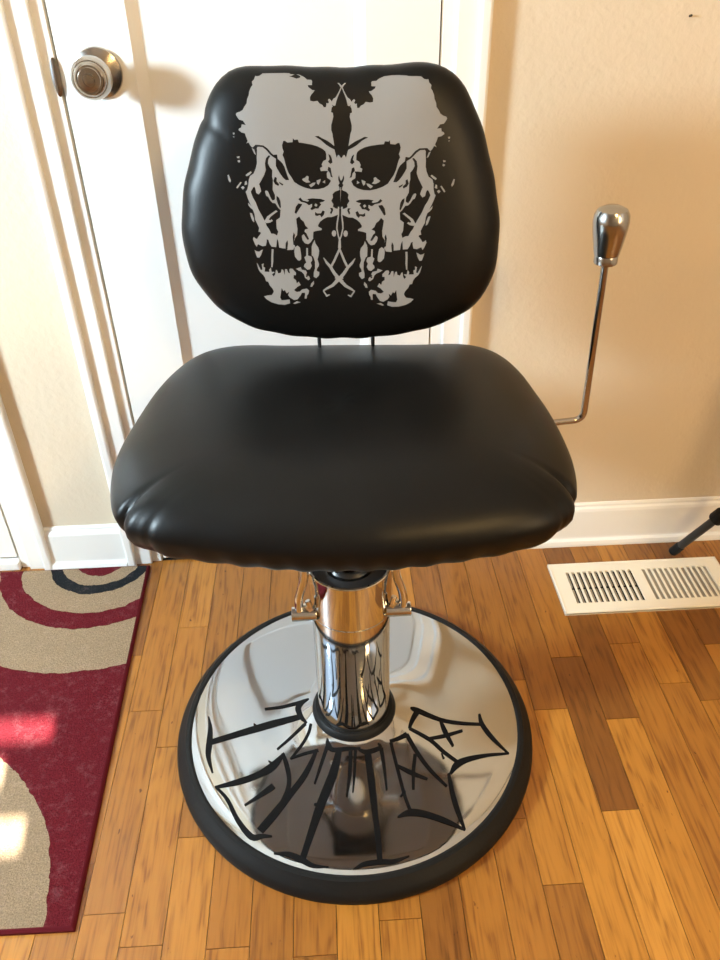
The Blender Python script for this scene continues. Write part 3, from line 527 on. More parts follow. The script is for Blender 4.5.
# painted strokes on the base plate, tenths of a millimetre from its axis
BASE_STROKES = """
-2455,129 -2449,86 -2440,26 -2432,-42 -2427,-108 -2426,-174 -2427,-247 -2428,-321 -2427,-391 -2427,-453 -2426,-514 -2422,-579 -2408,-651 -2381,-735 -2344,-824 -2308,-903 -2284,-956 -2260,-952 -2274,-896 -2294,-815 -2315,-727 -2328,-651 -2332,-593 -2330,-537 -2328,-479 -2328,-413 -2331,-341 -2336,-265 -2344,-188 -2355,-113 -2373,-40 -2396,30 -2417,90 -2433,131
-2346,-435 -2274,-418 -2171,-393 -2056,-365 -1951,-340 -1859,-319 -1769,-300 -1683,-281 -1599,-263 -1523,-245 -1452,-228 -1381,-211 -1301,-193 -1200,-172 -1085,-148 -979,-135 -905,-126 -927,-24 -1003,-27 -1112,-31 -1231,-46 -1335,-60 -1417,-77 -1490,-95 -1561,-113 -1637,-133 -1720,-156 -1806,-180 -1894,-205 -1986,-231 -2091,-261 -2205,-292 -2308,-321 -2379,-341
-1681,-105 -1613,-226 -1568,-177 -1666,-89
-762,274 -787,274 -824,274 -865,270 -900,255 -929,235 -954,209 -975,172 -986,121 -981,65 -966,8 -946,-45 -923,-93 -894,-138 -860,-180 -830,-214 -809,-237 -781,-216 -795,-188 -816,-148 -836,-104 -852,-63 -865,-22 -878,24 -886,64 -889,91 -887,107 -881,125 -868,146 -852,167 -831,188 -801,210 -772,229 -751,242
-1501,162 -1450,161 -1378,161 -1295,160 -1211,162 -1121,172 -1022,180 -931,186 -869,189 -884,265 -946,257 -1036,247 -1134,232 -1221,219 -1302,213 -1384,209 -1456,206 -1506,204
-1255,-646 -1220,-615 -1168,-573 -1108,-523 -1048,-471 -982,-413 -909,-350 -842,-293 -794,-259 -829,-209 -876,-245 -942,-305 -1014,-370 -1078,-430 -1136,-485 -1193,-537 -1243,-583 -1277,-616
-739,-255 -746,-283 -755,-321 -767,-364 -783,-404 -804,-445 -828,-490 -857,-536 -890,-584 -932,-643 -983,-711 -1029,-772 -1061,-815 -1036,-840 -1003,-799 -953,-740 -900,-674 -855,-617 -820,-568 -790,-521 -765,-474 -743,-433 -726,-388 -715,-343 -707,-303 -701,-275
-1043,-836 -1007,-826 -956,-813 -897,-799 -839,-787 -777,-776 -707,-769 -644,-763 -600,-759 -611,-709 -654,-714 -718,-721 -788,-729 -851,-741 -910,-756 -969,-774 -1019,-790 -1055,-801
-648,-705 -658,-724 -672,-751 -691,-785 -715,-827 -746,-887 -783,-958 -823,-1031 -866,-1103 -910,-1169 -958,-1236 -1011,-1304 -1068,-1378 -1133,-1459 -1204,-1545 -1275,-1630 -1337,-1705 -1393,-1773 -1446,-1838 -1490,-1893 -1522,-1932 -1434,-2013 -1401,-1978 -1354,-1925 -1299,-1862 -1242,-1792 -1183,-1714 -1118,-1624 -1053,-1532 -992,-1447 -937,-1372 -884,-1303 -835,-1234 -789,-1161 -749,-1082 -713,-1001 -683,-926 -658,-862 -640,-814 -628,-775 -620,-744 -615,-723
-2204,-1227 -2142,-1227 -2054,-1223 -1956,-1217 -1862,-1205 -1776,-1187 -1688,-1165 -1602,-1138 -1524,-1110 -1454,-1083 -1390,-1054 -1330,-1019 -1276,-974 -1229,-909 -1191,-834 -1162,-764 -1141,-716 -1163,-696 -1200,-729 -1251,-775 -1308,-824 -1360,-865 -1407,-901 -1455,-937 -1508,-973 -1570,-1006 -1643,-1035 -1724,-1062 -1810,-1086 -1893,-1109 -1980,-1133 -2073,-1156 -2156,-1176 -2215,-1188
-1405,-835 -1293,-949 -1263,-897 -1395,-816
-1720,-1566 -1682,-1546 -1627,-1517 -1566,-1485 -1510,-1455 -1460,-1427 -1409,-1399 -1364,-1373 -1327,-1351 -1303,-1334 -1287,-1320 -1278,-1311 -1272,-1304 -1330,-1226 -1338,-1231 -1347,-1237 -1362,-1247 -1384,-1264 -1416,-1291 -1457,-1324 -1502,-1361 -1547,-1397 -1597,-1435 -1653,-1475 -1703,-1512 -1738,-1537
-1201,-717 -1190,-756 -1176,-811 -1160,-872 -1145,-932 -1131,-994 -1116,-1060 -1103,-1125 -1097,-1185 -1098,-1238 -1104,-1287 -1115,-1337 -1131,-1390 -1158,-1456 -1193,-1531 -1228,-1598 -1251,-1646 -1184,-1688 -1161,-1641 -1127,-1572 -1092,-1495 -1064,-1423 -1048,-1363 -1037,-1306 -1031,-1250 -1030,-1190 -1034,-1122 -1042,-1052 -1055,-982 -1070,-917 -1090,-853 -1116,-791 -1140,-738 -1157,-702
-2202,-1223 -2168,-1263 -2120,-1319 -2068,-1384 -2022,-1452 -1981,-1527 -1941,-1613 -1899,-1702 -1853,-1787 -1801,-1870 -1745,-1953 -1687,-2026 -1626,-2083 -1561,-2111 -1505,-2107 -1465,-2093 -1433,-2085 -1397,-2083 -1358,-2082 -1323,-2081 -1298,-2080 -1298,-2057 -1323,-2050 -1358,-2040 -1398,-2028 -1442,-2019 -1487,-2019 -1527,-2023 -1554,-2021 -1579,-2009 -1622,-1969 -1678,-1906 -1737,-1830 -1791,-1754 -1838,-1676 -1881,-1590 -1925,-1503 -1973,-1423 -2028,-1351 -2087,-1287 -2140,-1235 -2177,-1197
-323,-778 -345,-834 -376,-920 -410,-1014 -443,-1107 -478,-1193 -515,-1282 -552,-1372 -585,-1457 -613,-1529 -637,-1593 -661,-1660 -687,-1738 -716,-1835 -748,-1942 -779,-2048 -807,-2142 -834,-2228 -860,-2310 -883,-2376 -899,-2423 -815,-2457 -798,-2411 -774,-2344 -746,-2264 -715,-2180 -681,-2088 -643,-1985 -604,-1882 -569,-1790 -540,-1716 -515,-1652 -490,-1590 -461,-1519 -426,-1438 -387,-1349 -348,-1257 -314,-1163 -287,-1060 -265,-958 -247,-866 -235,-808
-683,-1634 -560,-1664 -559,-1593 -683,-1605
-1266,-2329 -1226,-2339 -1169,-2353 -1108,-2368 -1056,-2386 -1012,-2406 -967,-2431 -921,-2458 -877,-2481 -838,-2503 -800,-2525 -757,-2547 -708,-2563 -649,-2572 -585,-2574 -527,-2574 -487,-2574 -486,-2556 -526,-2548 -583,-2538 -643,-2524 -692,-2508 -727,-2489 -759,-2464 -795,-2437 -836,-2409 -882,-2384 -930,-2357 -983,-2333 -1040,-2314 -1103,-2306 -1168,-2304 -1226,-2306 -1266,-2306
-470,-570 -475,-590 -483,-622 -487,-659 -482,-695 -470,-724 -450,-753 -417,-780 -373,-797 -315,-806 -248,-809 -179,-808 -119,-806 -65,-805 -13,-801 31,-797 63,-794 64,-768 32,-765 -12,-759 -65,-753 -121,-748 -183,-746 -252,-745 -315,-741 -360,-733 -381,-722 -387,-711 -393,-696 -402,-678 -415,-655 -429,-625 -440,-594 -449,-573
-479,-654 -499,-706 -528,-784 -560,-874 -589,-960 -616,-1048 -643,-1141 -667,-1223 -683,-1281 -657,-1293 -637,-1236 -607,-1156 -574,-1067 -543,-981 -511,-897 -477,-808 -447,-732 -425,-681
-120,-777 -125,-833 -131,-916 -140,-1015 -149,-1113 -162,-1223 -177,-1345 -191,-1457 -201,-1534 -175,-1540 -158,-1464 -133,-1354 -108,-1234 -88,-1123 -77,-1022 -70,-922 -66,-839 -64,-782
-39,-776 -45,-842 -54,-942 -63,-1054 -72,-1156 -80,-1248 -88,-1337 -96,-1415 -101,-1469 -80,-1473 -71,-1419 -58,-1342 -44,-1253 -31,-1161 -19,-1059 -7,-946 3,-847 10,-780
117,-829 122,-898 129,-1004 136,-1126 143,-1250 151,-1372 158,-1503 165,-1631 172,-1752 179,-1862 186,-1964 193,-2063 197,-2162 201,-2272 202,-2388 204,-2490 205,-2558 280,-2557 281,-2488 282,-2387 282,-2269 281,-2158 278,-2057 274,-1957 269,-1855 265,-1746 264,-1626 264,-1497 263,-1365 260,-1241 252,-1115 241,-992 230,-886 222,-816
-134,-2631 -105,-2623 -63,-2612 -16,-2601 30,-2593 78,-2588 133,-2584 190,-2581 243,-2579 289,-2579 334,-2582 382,-2583 436,-2576 499,-2558 566,-2532 627,-2506 669,-2489 664,-2471 620,-2481 556,-2495 487,-2508 429,-2516 383,-2516 341,-2512 295,-2508 244,-2506 188,-2508 128,-2511 69,-2517 14,-2528 -36,-2548 -81,-2574 -117,-2599 -142,-2615
0,-790 23,-808 56,-835 101,-861 156,-875 219,-867 287,-847 348,-821 393,-792 412,-750 394,-720 372,-706 359,-697 342,-711 349,-726 358,-744 358,-753 355,-748 323,-761 267,-780 206,-796 160,-803 124,-801 82,-791 43,-778 14,-768
360,-776 367,-832 376,-919 386,-1016 394,-1111 400,-1207 405,-1309 409,-1401 411,-1465 438,-1464 440,-1400 442,-1307 443,-1204 443,-1106 440,-1008 434,-910 428,-822 424,-763
934,-20 944,-31 957,-47 982,-67 1027,-91 1102,-125 1199,-174 1305,-223 1404,-264 1496,-293 1586,-314 1674,-329 1759,-342 1847,-351 1938,-356 2017,-359 2072,-361 2082,-311 2027,-307 1949,-300 1860,-291 1774,-278 1691,-264 1605,-247 1518,-226 1431,-196 1338,-149 1238,-93 1144,-37 1068,1 1016,15 982,16 961,12 945,9
1021,-17 1002,-55 973,-111 942,-172 917,-228 897,-280 881,-330 869,-373 861,-402 904,-415 918,-387 937,-348 960,-303 984,-260 1013,-213 1048,-158 1081,-107 1104,-72
869,-432 926,-466 1009,-516 1096,-577 1170,-636 1226,-693 1275,-754 1321,-814 1370,-871 1424,-925 1479,-978 1528,-1022 1562,-1054 1599,-1008 1566,-975 1518,-929 1465,-875 1413,-822 1368,-766 1321,-706 1270,-642 1210,-581 1131,-522 1040,-462 955,-415 896,-384
2065,-134 2060,-169 2052,-222 2048,-286 2057,-355 2079,-425 2110,-498 2147,-572 2190,-644 2245,-720 2310,-798 2370,-865 2412,-910 2432,-891 2397,-838 2347,-762 2293,-675 2248,-594 2211,-521 2178,-448 2149,-379 2128,-318 2115,-263 2108,-210 2105,-162 2102,-127
2432,-878 2367,-881 2274,-886 2171,-888 2076,-894 1987,-902 1898,-913 1814,-926 1740,-941 1678,-957 1624,-975 1575,-998 1529,-1032 1488,-1081 1458,-1137 1436,-1186 1421,-1219 1452,-1243 1478,-1218 1514,-1184 1553,-1150 1588,-1124 1620,-1102 1654,-1080 1696,-1057 1750,-1034 1819,-1012 1899,-990 1986,-969 2072,-952 2166,-939 2268,-929 2362,-918 2427,-910
1394,-257 1397,-295 1401,-350 1409,-414 1423,-480 1448,-552 1480,-632 1511,-703 1532,-753 1571,-731 1558,-677 1538,-599 1517,-514 1498,-441 1480,-381 1462,-324 1447,-275 1436,-239
1172,-615 1217,-609 1283,-603 1359,-594 1436,-579 1519,-555 1611,-524 1694,-495 1752,-474 1747,-427 1689,-443 1605,-467 1513,-492 1431,-513 1357,-529 1283,-545 1217,-558 1171,-569
1338,-865 1352,-972 1386,-959 1355,-858
549,-689 576,-679 616,-664 660,-648 703,-631 744,-612 786,-590 823,-571 848,-557 817,-480 793,-498 758,-522 720,-547 684,-570 645,-590 602,-609 563,-625 536,-636
794,-539 818,-594 852,-674 891,-767 931,-854 969,-931 1009,-1008 1052,-1085 1100,-1161 1160,-1243 1229,-1329 1292,-1404 1335,-1456 1366,-1427 1325,-1373 1267,-1294 1203,-1205 1147,-1121 1103,-1046 1063,-970 1025,-893 988,-817 950,-731 912,-637 878,-557 854,-500
533,-683 544,-754 560,-860 577,-980 594,-1100 612,-1215 629,-1337 647,-1453 664,-1553 681,-1638 699,-1712 715,-1771 726,-1812 773,-1796 762,-1755 747,-1696 729,-1623 713,-1540 696,-1441 679,-1326 662,-1203 645,-1087 627,-968 608,-847 591,-741 579,-668
634,-1589 719,-1501 696,-1477 615,-1569
555,-1909 591,-1904 640,-1896 693,-1891 741,-1891 788,-1895 840,-1900 898,-1910 961,-1926 1032,-1950 1110,-1981 1189,-2015 1263,-2046 1335,-2076 1409,-2106 1473,-2133 1518,-2150 1534,-2127 1495,-2100 1439,-2060 1373,-2014 1304,-1971 1232,-1932 1152,-1893 1072,-1858 996,-1829 928,-1807 864,-1791 802,-1782 740,-1784 677,-1804 622,-1835 578,-1867 548,-1888
1387,-1224 1385,-1285 1382,-1372 1380,-1468 1382,-1557 1387,-1634 1395,-1708 1405,-1780 1419,-1853 1439,-1933 1463,-2016 1487,-2087 1503,-2137 1535,-2126 1528,-2073 1517,-1997 1505,-1912 1494,-1830 1484,-1758 1473,-1687 1463,-1616 1454,-1542 1447,-1457 1441,-1363 1436,-1278 1433,-1217
899,-863 888,-916 871,-991 853,-1077 839,-1160 830,-1245 823,-1335 818,-1415 815,-1470 853,-1471 860,-1416 870,-1337 882,-1248 895,-1165 910,-1085 928,-1000 944,-924 955,-871
615,-1084 651,-1110 701,-1147 759,-1189 818,-1225 883,-1256 953,-1285 1017,-1309 1061,-1326 1077,-1292 1037,-1268 978,-1233 913,-1194 853,-1159 795,-1126 734,-1092 679,-1063 641,-1042
"""
# plan radii of the seat cushion, tenths of a millimetre, 192 round the circle from -180 degrees
SEAT_RADII = [2835, 2845, 2855, 2867, 2880, 2893, 2905, 2918, 2930, 2943, 2957, 2972, 2986, 3000, 3010, 3015, 3013, 3004, 2985, 2957, 2921, 2878, 2830, 2777, 2722, 2669, 2618, 2571, 2530, 2493, 2460, 2430, 2402, 2377, 2352, 2331, 2311, 2295, 2281, 2269, 2259, 2249, 2241, 2233, 2227, 2222, 2220, 2220, 2223, 2229, 2237, 2246, 2258, 2270, 2282, 2295, 2310, 2326, 2344, 2366, 2391, 2418, 2449, 2482, 2516, 2554, 2593, 2636, 2683, 2735, 2789, 2845, 2901, 2954, 2999, 3036, 3063, 3078, 3083, 3080, 3069, 3055, 3037, 3018, 2999, 2980, 2961, 2943, 2926, 2909, 2893, 2878, 2866, 2855, 2847, 2841, 2837, 2836, 2837, 2840, 2844, 2849, 2856, 2866, 2878, 2893, 2913, 2935, 2961, 2989, 3019, 3048, 3078, 3108, 3136, 3162, 3182, 3193, 3192, 3177, 3146, 3100, 3041, 2974, 2904, 2835, 2770, 2714, 2666, 2625, 2590, 2560, 2534, 2511, 2489, 2471, 2455, 2441, 2430, 2422, 2417, 2414, 2414, 2416, 2421, 2428, 2437, 2449, 2463, 2480, 2500, 2523, 2550, 2581, 2618, 2659, 2707, 2762, 2821, 2884, 2948, 3010, 3066, 3113, 3150, 3175, 3188, 3188, 3178, 3160, 3136, 3109, 3082, 3054, 3028, 3002, 2977, 2953, 2930, 2908, 2888, 2870, 2853, 2840, 2828, 2820, 2815, 2813, 2813, 2816, 2821, 2827]

# ------------------------------------------------------------------ rug
bm = bmesh.new()
RT = .009
prof = [(-1.02, 0.545), (-0.380, 0.541), (-0.400, 1.2896), (-1.02, 1.2896)]
def inset(p, d):
    c0 = Vector((-.7, .91)); return [(x + (d if x < c0.x else -d), y + (d if y < c0.y else -d)) for x, y in p]
loops = []
for d, z in ((0, .0), (0, RT * .55), (.003, RT * .9), (.005, RT)):
    loops.append([bm.verts.new((x, y, z)) for x, y in inset(prof, d)])
for a, c_ in zip(loops[:-1], loops[1:]):
    for k in range(4):
        f = bm.faces.new((a[k], a[(k + 1) % 4], c_[(k + 1) % 4], c_[k])); f.material_index = 1
bm.faces.new(loops[-1]); bm.faces.new(loops[0][::-1])
bmesh.ops.recalc_face_normals(bm, faces=bm.faces[:])
tag(obj('area_rug', bm, [M_rug, M_rug_edge]), 'maroon area rug with tan and charcoal rings lying against the door wall', 'rug')

# ------------------------------------------------------------------ floor register
vt = thing('floor_register', 'cream metal floor register with two banks of slots, set in the oak floor', 'vent', (0.6215, 1.1585, 0))
bm = bmesh.new()
X0, X1, Y0, Y1 = -.1795, .1795, -.0725, .0725; SY = .0455; T = .0055
bands = [(-.151, -.009), (.009, .151)]; NS = 12
ys = (Y0, -SY, SY, Y1)
box(bm, X0, X1, Y0, -SY, 0.0, T, 0); box(bm, X0, X1, SY, Y1, 0.0, T, 0)
xs = [X0]
for a, c_ in bands:
    p = (c_ - a) / NS
    for k in range(NS): xs += [a + p * (k + .20), a + p * (k + .80)]
xs.append(X1)
for i in range(0, len(xs), 2): box(bm, xs[i], xs[i + 1], -SY, SY, 0.0 if i in (0, len(xs) - 2) else T - .0012, T)
bmesh.ops.remove_doubles(bm, verts=bm.verts[:], dist=1e-6)
obj('faceplate', bm, M_vent, vt)
bm = bmesh.new(); box(bm, X0 + .004, X1 - .004, Y0 + .004, Y1 - .004, T, T + .0012, 0)
# raised rim round the plate
bm.free(); bm = bmesh.new()
for a in ((X0, X1, Y0, Y0 + .006), (X0, X1, Y1 - .006, Y1), (X0, X0 + .006, Y0, Y1), (X1 - .006, X1, Y0, Y1)): box(bm, *a, 0, T + .0012, .0022)
obj('rim', bm, M_vent, vt)
bm = bmesh.new(); box(bm, -.155, -.006, -.048, .048, .0002, .0008); obj('duct_shade_sheet', bm, M_dark, vt)  # flat black sheet on the floor, its colour standing in for shade inside the duct
bm = bmesh.new()
for k in range(12):
    p = .142 / 12; x = -.151 + p * (k + .5)
    box(bm, x - .0016, x + .0016, -.047, -.004, .001, .0026); box(bm, x - .0016, x + .0016, .002, .047, .001, .0026)
obj('damper', bm, M_ventblade, vt, label='dull steel damper blades under the left slots')
bm = bmesh.new(); box(bm, .006, .155, -.048, .048, .001, .0022); obj('damper', bm, M_ventblade, vt, label='closed steel damper under the right slots')

# ------------------------------------------------------------------ light stand whose foot reaches into view
st = thing('tripod_stand', 'black tripod stand with one leg reaching out over the floor by the baseboard', 'stand', (0.865, 1.095, 0))
hub = Vector((0, 0, .42))
foot_w = Vector((0.714, 1.246, .012)) - Vector((0.865, 1.095, 0))
def leg(fx, fy):
    foot = Vector((fx, fy, .010)); knee = foot + (hub - foot) * .985
    bm = bmesh.new(); cyl(bm, foot + (knee - foot) * .02, knee, .0085, .001, 20)
    o = obj('leg', bm, M_blackmetal, st, smooth=True)
    bm = bmesh.new(); cyl(bm, foot, foot + (knee - foot).normalized() * .03, .0100, .003, 20); obj('rubber_foot', bm, M_rubber, o)
    bm = bmesh.new(); m_ = foot + (hub - foot) * .32; cyl(bm, m_ - (hub - foot).normalized() * .013, m_ + (hub - foot).normalized() * .013, .0150, .003, 20); obj('joint', bm, M_rubber, o)
leg(foot_w.x, foot_w.y)
a0 = math.atan2(foot_w.y, foot_w.x); rr = math.hypot(foot_w.x, foot_w.y)
for s in (2.1, -2.1): leg(rr * .72 * math.cos(a0 + s), rr * .72 * math.sin(a0 + s))
bm = bmesh.new(); cyl(bm, (0, 0, .12), (0, 0, 1.5), .0125); obj('pole', bm, M_blackmetal, st)
bm = bmesh.new(); cyl(bm, (0, 0, .385), (0, 0, .45), .027, .004); obj('collar', bm, M_blackmetal, st)

# ------------------------------------------------------------------ the chair
BX, BY = 0.017, 0.849
ch = thing('hydraulic_chair', 'black vinyl hydraulic tattoo chair with twin silver skulls on its backrest', 'chair', (BX, BY, 0))
def loc(x, y, z): return Vector((x - BX, y - BY, z))

# base: rubber ring, polished plate, painted strokes
PR = [(.060, .060), (.066, .0575), (.075, .0530), (.090, .0475), (.110, .0432), (.135, .0405), (.170, .0385), (.210, .0365), (.245, .0345), (.262, .0325), (.272, .030)]
bm = bmesh.new()
lathe(bm, [(.270, .004), (.268, .030), (.2735, .0325), (.2795, .0315), (.2835, .0265), (.2905, .020), (.2955, .012), (.2965, .005), (.2955, 0), (.272, 0)], 128, close=True)
obj('rubber_ring', bm, M_rubber, ch, smooth=True, label='wide black rubber ring round the base')
fine = []
pp = [Vector((r_, 0, z_)) for r_, z_ in PR]
for q in spline(pp, 5): fine.append((q.x, q.z))
bm = bmesh.new()
lathe(bm, fine + [(.2735, .0335 - .0015), (.2745, .0300), (.2735, .012), (.10, .010), (.055, .03)], 160)
plate = obj('base_plate', bm, M_plate, ch, smooth=True, label='mirror-polished round steel plate')
def prof_z(r_):
    for (r0, z0), (r1, z1) in zip(fine[:-1], fine[1:]):
        if r_ <= r1: return z0 + (z1 - z0) * max(0, (r_ - r0)) / (r1 - r0)
    return fine[-1][1]

def inside(p, poly):
    x, y = p; c_ = False; j = len(poly) - 1
    for i in range(len(poly)):
        xi, yi = poly[i]; xj, yj = poly[j]
        if (yi > y) != (yj > y) and x < (xj - xi) * (y - yi) / (yj - yi) + xi: c_ = not c_
        j = i
    return c_

def printed(layers, grid, place):
    """triangulates layered outlines (last one wins) and lays the ones that end up 'on' onto a surface"""
    vs, es = [], []
    for on, poly in layers:
        n0 = len(vs); vs += [Vector(p) for p in poly]
        es += [(n0 + i, n0 + (i + 1) % len(poly)) for i in range(len(poly))]
    xa, xb = min(v_.x for v_ in vs), max(v_.x for v_ in vs); ya, yb = min(v_.y for v_ in vs), max(v_.y for v_ in vs)
    x = xa
    while x < xb:
        y = ya
        while y < yb:
            vs.append(Vector((x + .00013, y + .00017))); y += grid
        x += grid
    ov, oe, of, *_ = geometry.delaunay_2d_cdt(vs, es, [], 0, 1e-6)
    bbs = [(min(p[0] for p in q), max(p[0] for p in q), min(p[1] for p in q), max(p[1] for p in q)) for _, q in layers]
    bm = bmesh.new(); mp_ = {}
    for f in of:
        cx = sum(ov[i].x for i in f) / 3; cy = sum(ov[i].y for i in f) / 3; on = 0
        for (k_, poly), bb in zip(reversed(layers), reversed(bbs)):
            if bb[0] <= cx <= bb[1] and bb[2] <= cy <= bb[3] and inside((cx, cy), poly): on = k_; break
        if on:
            q = []
            for i in f:
                if i not in mp_: mp_[i] = bm.verts.new(place(ov[i].x, ov[i].y))
                q.append(mp_[i])
            try: bm.faces.new(q)
            except ValueError: pass
    return bm

strokes = []
for line in BASE_STROKES.strip().splitlines():
    strokes.append((1, [tuple(float(a) / 1e4 for a in t.split(',')) for t in line.split()]))
bm = printed(strokes, .008, lambda x, y: (x, y, prof_z(math.hypot(x, y)) + .0010))
bmesh.ops.recalc_face_normals(bm, faces=bm.faces[:])
for f in bm.faces:
    if f.normal.z < 0: f.normal_flip()
obj('painted_lettering', bm, M_ink, plate, smooth=True, label='angular black brush-stroke lettering round the plate')

# column
bm = bmesh.new()
lathe(bm, [(.056, .050), (.066, .050), (.0685, .053), (.0690, .058), (.0672, .063), (.0630, .067), (.059, .067), (.056, .064)], 72, close=True)
obj('column_gasket', bm, M_rubber, ch, smooth=True, label='black rubber gasket at the foot of the column')
bm = bmesh.new()
lathe(bm, [(.054, .058), (.0585, .058), (.0585, .296), (.0575, .2975), (.054, .2975)], 96, close=True)
column = obj('column', bm, M_chrome, ch, smooth=True, label='chrome outer column')
bm = bmesh.new()
lathe(bm, [(.0588, .295), (.0602, .294), (.0608, .296), (.0608, .375), (.0600, .3765), (.0575, .3765), (.0565, .375), (.0565, .305), (.0588, .305)], 96, close=True)
obj('collar', bm, M_chrome, ch, smooth=True, label='smooth chrome collar at the column top')
bm = bmesh.new()
lathe(bm, [(.054, .35), (.054, .366), (.036, .370), (.034, .366), (.034, .35)], 64, close=True)
obj('column_cap', bm, M_blackmetal, ch, smooth=True)
bm = bmesh.new()
lathe(bm, [(0, .30), (.0335, .30), (.0335, .484), (0, .484)], 64)
obj('piston', bm, M_chrome, ch, smooth=True)
# the two pedal bars at the collar: a stub each side, with its rod going up under the seat
for s in (-1, 1):
    zc = .306; yc = -.030
    bm = bmesh.new()
    cyl(bm, (s * .050, yc, zc), (s * .0860, yc, zc), .0105, .0012, 28)
    o = obj('side_stub', bm, M_chrome, ch, smooth=True, label='short chrome cross-stub beside the collar')
    bm = bmesh.new(); cyl(bm, (s * .058, yc, zc + .006), (s * .066, yc, zc + .018), .0065, .001, 6); cyl(bm, (s * .0585, yc - .002, zc + .014), (s * .062, yc, zc + .026), .0042, .001, 16)
    obj('lock_nut', bm, M_chrome, o)
    bm = bmesh.new()
    tube(bm, rounded([(s * .0750, yc, zc + .004), (s * .0750, yc, zc + .030), (s * .0640, yc + .004, zc + .065), (s * .060, yc + .03, .500)], .012), .0064, 16)
    obj('release_rod', bm, M_chrome, ch, smooth=True, label='thin chrome rod rising from a side stub')
# seat carrier
bm = bmesh.new(); box(bm, -.06, .06, -.07, .07, .484, .496, .003); box(bm, -.045, .045, -.045, .045, .467, .485, .004)
box(bm, -.055, .055, .09, .235, .488, .496, .002)
obj('seat_carrier', bm, M_blackmetal, ch)

# ---- seat cushion
SZ = .567                                        # height of the widest line
SC = (0.013, 0.868)
NSEG = 576
sr = [r_ / 1e4 for r_ in SEAT_RADII]
SR = [sr[k // 3] * (1 - (k % 3) / 3) + sr[(k // 3 + 1) % 192] * (k % 3) / 3 for k in range(NSEG)]
def g_(x, c0, s): return math.exp(-((x - c0) / s) ** 2)
def angd(a, b_): return (a - b_ + PI) % (2 * PI) - PI
CREASES = [(-2.60, .018, .0080, 1), (-2.535, .022, -.0025, 1), (-2.46, .016, .0022, 1), (-.52, .018, .0070, 1), (-.58, .02, -.002, 1), (-.65, .016, .0020, 1)]
bm = bmesh.new(); rings = []
levels = []
NF = 30
for i in range(1, NF + 1):
    t = i / NF; ph = t * PI / 2; rho = math.sin(ph); levels.append((rho, 'top'))
for i in range(1, 17):
    ph = i / 16 * PI / 2; levels.append((math.cos(ph), 'bot'))
topc = bm.verts.new((SC[0] - BX, SC[1] - BY, SZ + .058))
def seat_h(rho, side):
    if side == 'top': return .006 * (1 - rho * rho) + .052 * max(0, 1 - rho ** 4.2) ** (1 / 2.0)
    return -.048 * max(0, 1 - rho ** 9) ** (1 / 2.0)
for rho, side in levels:
    if side == 'bot' and rho < 0.02: continue
    ring = []
    for k in range(NSEG):
        a = -PI + 2 * PI * k / NSEG; R_ = SR[k] * rho
        h = seat_h(rho, side)
        for ca, cw, camp, _s in CREASES:
            amt = camp * g_(angd(a, ca), 0, cw * (1.0)) * g_(rho, 1.0, .16) * (1 if side == 'top' else g_(rho, 1.0, .10))
            R_ -= amt
        # gathered vinyl under the edge
        if side == 'bot' and rho > .7: R_ += .0016 * math.sin(a * 41) * g_(rho, .92, .1)
        z = SZ + h + .0035 * (math.cos(a)) * (1 - rho) 
        z -= .010 * max(0, -math.sin(a)) ** 2 * rho ** 3       # the front rolls down a little
        ring.append(bm.verts.new((SC[0] - BX + R_ * math.cos(a), SC[1] - BY + R_ * math.sin(a), z)))
    rings.append(ring)
for k in range(NSEG): bm.faces.new((topc, rings[0][k], rings[0][(k + 1) % NSEG]))
for a, b_ in zip(rings[:-1], rings[1:]):
    for k in range(NSEG): bm.faces.new((a[k], b_[k], b_[(k + 1) % NSEG], a[(k + 1) % NSEG]))
bm.faces.new(rings[-1][::-1])
bmesh.ops.recalc_face_normals(bm, faces=bm.faces[:])
for f in bm.faces:
    if f.normal.z < -.9: f.material_index = 1
obj('seat', bm, [M_vinyl, M_cloth], ch, smooth=True, label='wide black vinyl seat cushion, creased at its front corners')
bm = bmesh.new(); box(bm, -.17, .17, -.09, .19, .496, .530, .006); obj('seat_board', bm, M_cloth, ch, label='grey cloth-covered board under the seat')

# ---- backrest, leaning back; local u right, v up the cushion, w towards the sitter
TB = math.atan2(.05, .345)
bo = Vector((.021, 1.030, .635)); u_ = Vector((1, 0, 0)); v_ = Vector((0, math.sin(TB), math.cos(TB))); w_ = u_.cross(v_)
def bk(u, v, w_amt): return bo + u_ * u + v_ * v + w_ * w_amt - Vector((BX, BY, 0))
BC = (0.0, .17); NB = 128
BR = [r_ * .994 / 1e4 for r_ in BACK_RADII]
def b_rad(a):
    t = (a + PI) / (2 * PI) * NB; i = int(math.floor(t)) % NB; f_ = t - math.floor(t)
    return BR[i] * (1 - f_) + BR[(i + 1) % NB] * f_
def b_front(u, v):
    a = math.atan2(v - BC[1], u - BC[0]); rho = min(1, math.hypot(u - BC[0], v - BC[1]) / b_rad(a))
    return .006 * (1 - rho * rho) + .036 * (1 - rho ** 6) ** (1 / 2.2)
bm = bmesh.new(); rings = []; NK = 256
cen = bm.verts.new(bk(BC[0], BC[1], .042))
lv = [(math.sin(i / 34 * PI / 2), 1) for i in range(1, 35)] + [(math.cos(i / 14 * PI / 2), -1) for i in range(1, 14)]
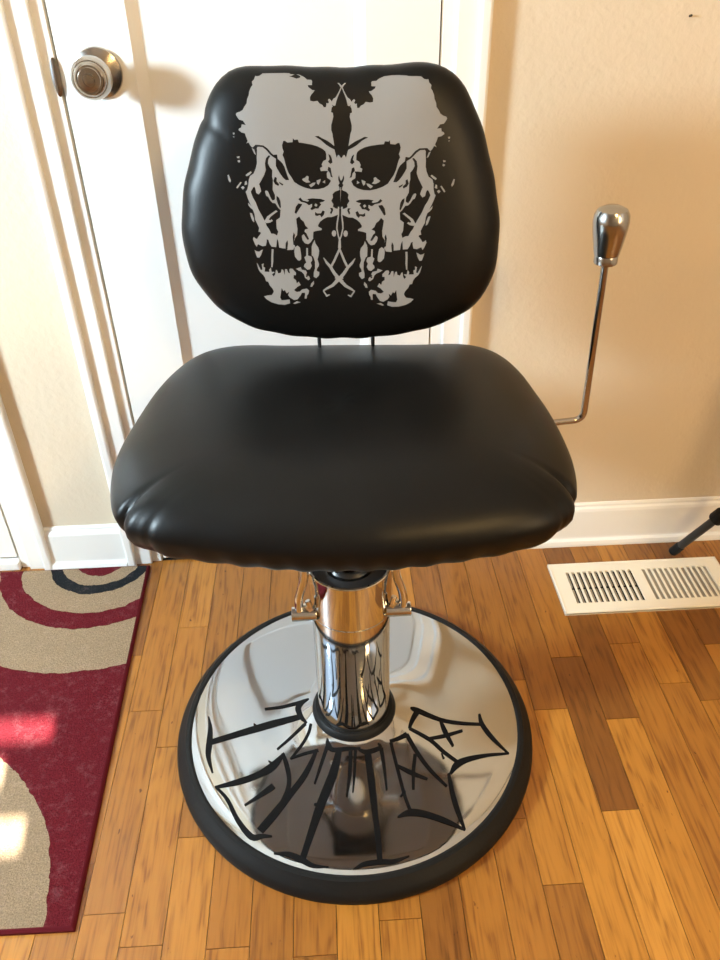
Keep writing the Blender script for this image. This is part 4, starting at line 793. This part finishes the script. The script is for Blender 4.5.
for rho, sd in lv:
    ring = []
    for k in range(NK):
        a = -PI + 2 * PI * k / NK; R_ = b_rad(a) * rho
        u, v = BC[0] + R_ * math.cos(a), BC[1] + R_ * math.sin(a)
        h = (.006 * (1 - rho * rho) + .036 * (1 - rho ** 6) ** (1 / 2.2)) if sd > 0 else -.034 * max(0, 1 - rho ** 8) ** .5
        e = 0
        if rho > .8: e = .0022 * g_(angd(a, 2.50), 0, .028) + .0012 * math.sin(a * 23) * g_(rho, .97, .06) * .5
        q = bk(u - e * math.cos(a), v - e * math.sin(a), h); ring.append(bm.verts.new(q))
    rings.append(ring)
for k in range(NK): bm.faces.new((cen, rings[0][k], rings[0][(k + 1) % NK]))
for a, b_ in zip(rings[:-1], rings[1:]):
    for k in range(NK): bm.faces.new((a[k], b_[k], b_[(k + 1) % NK], a[(k + 1) % NK]))
bm.faces.new(rings[-1][::-1])
bmesh.ops.recalc_face_normals(bm, faces=bm.faces[:])
back = obj('backrest', bm, M_vinyl, ch, smooth=True, label='black vinyl backrest cushion printed with two silver skulls')
layers = []
for line in SKULL_PRINT.strip().splitlines():
    t = line.split(); layers.append((1 if t[0] == '+' else 0, [tuple(float(q) / 1e4 for q in a.split(',')) for a in t[1:]]))
bm = printed(layers, .006, lambda x, y: bk(x, y, b_front(x, y) + .00035))
for f in bm.faces:
    f.normal_update()
    if f.normal.dot(w_) < 0: f.normal_flip()
obj('skull_print', bm, M_print, back, smooth=True, label='silver-grey print of two mirrored skulls')
# two thin black rods and the plate that carry the backrest
for x in (-.033, .045):
    bm = bmesh.new(); p0 = bo + Vector((x, .012, .06)) - Vector((BX, BY, 0)); tube(bm, rounded([p0 + Vector((0, .012, .03)), p0 + Vector((0, .012, -.12)), Vector((p0.x, .20, .490))], .02), .0028, 12)
    obj('back_rod', bm, M_blackmetal, ch, smooth=True)

# ---- recline lever
LY = 1.0
bm = bmesh.new()
e0 = loc(.10, LY - .02, .494); e1 = loc(.378, LY, .503); e2 = loc(.380, LY, .700)
e2 = loc(.372, LY, .748)
path = rounded([e0, e1, e2], .016, 8)
tube(bm, path, .0050, 18)
lev = obj('recline_lever', bm, M_lever, ch, smooth=True, label='bent chrome lever rising beside the seat')
bm = bmesh.new()
dirv = (e2 - e1).normalized(); kb = e2 - dirv * .004
lathe(bm, [(0, 0), (.0145, 0), (.0155, .0015), (.0155, .010), (.0150, .0115), (.0165, .013), (.0190, .026), (.0218, .042), (.0232, .055), (.0225, .064), (.0190, .0705), (.0110, .0745), (0, .0755)], 48, axis=along(kb, kb + dirv))
obj('lever_knob', bm, M_satin, lev, smooth=True, label='satin steel tapered knob')
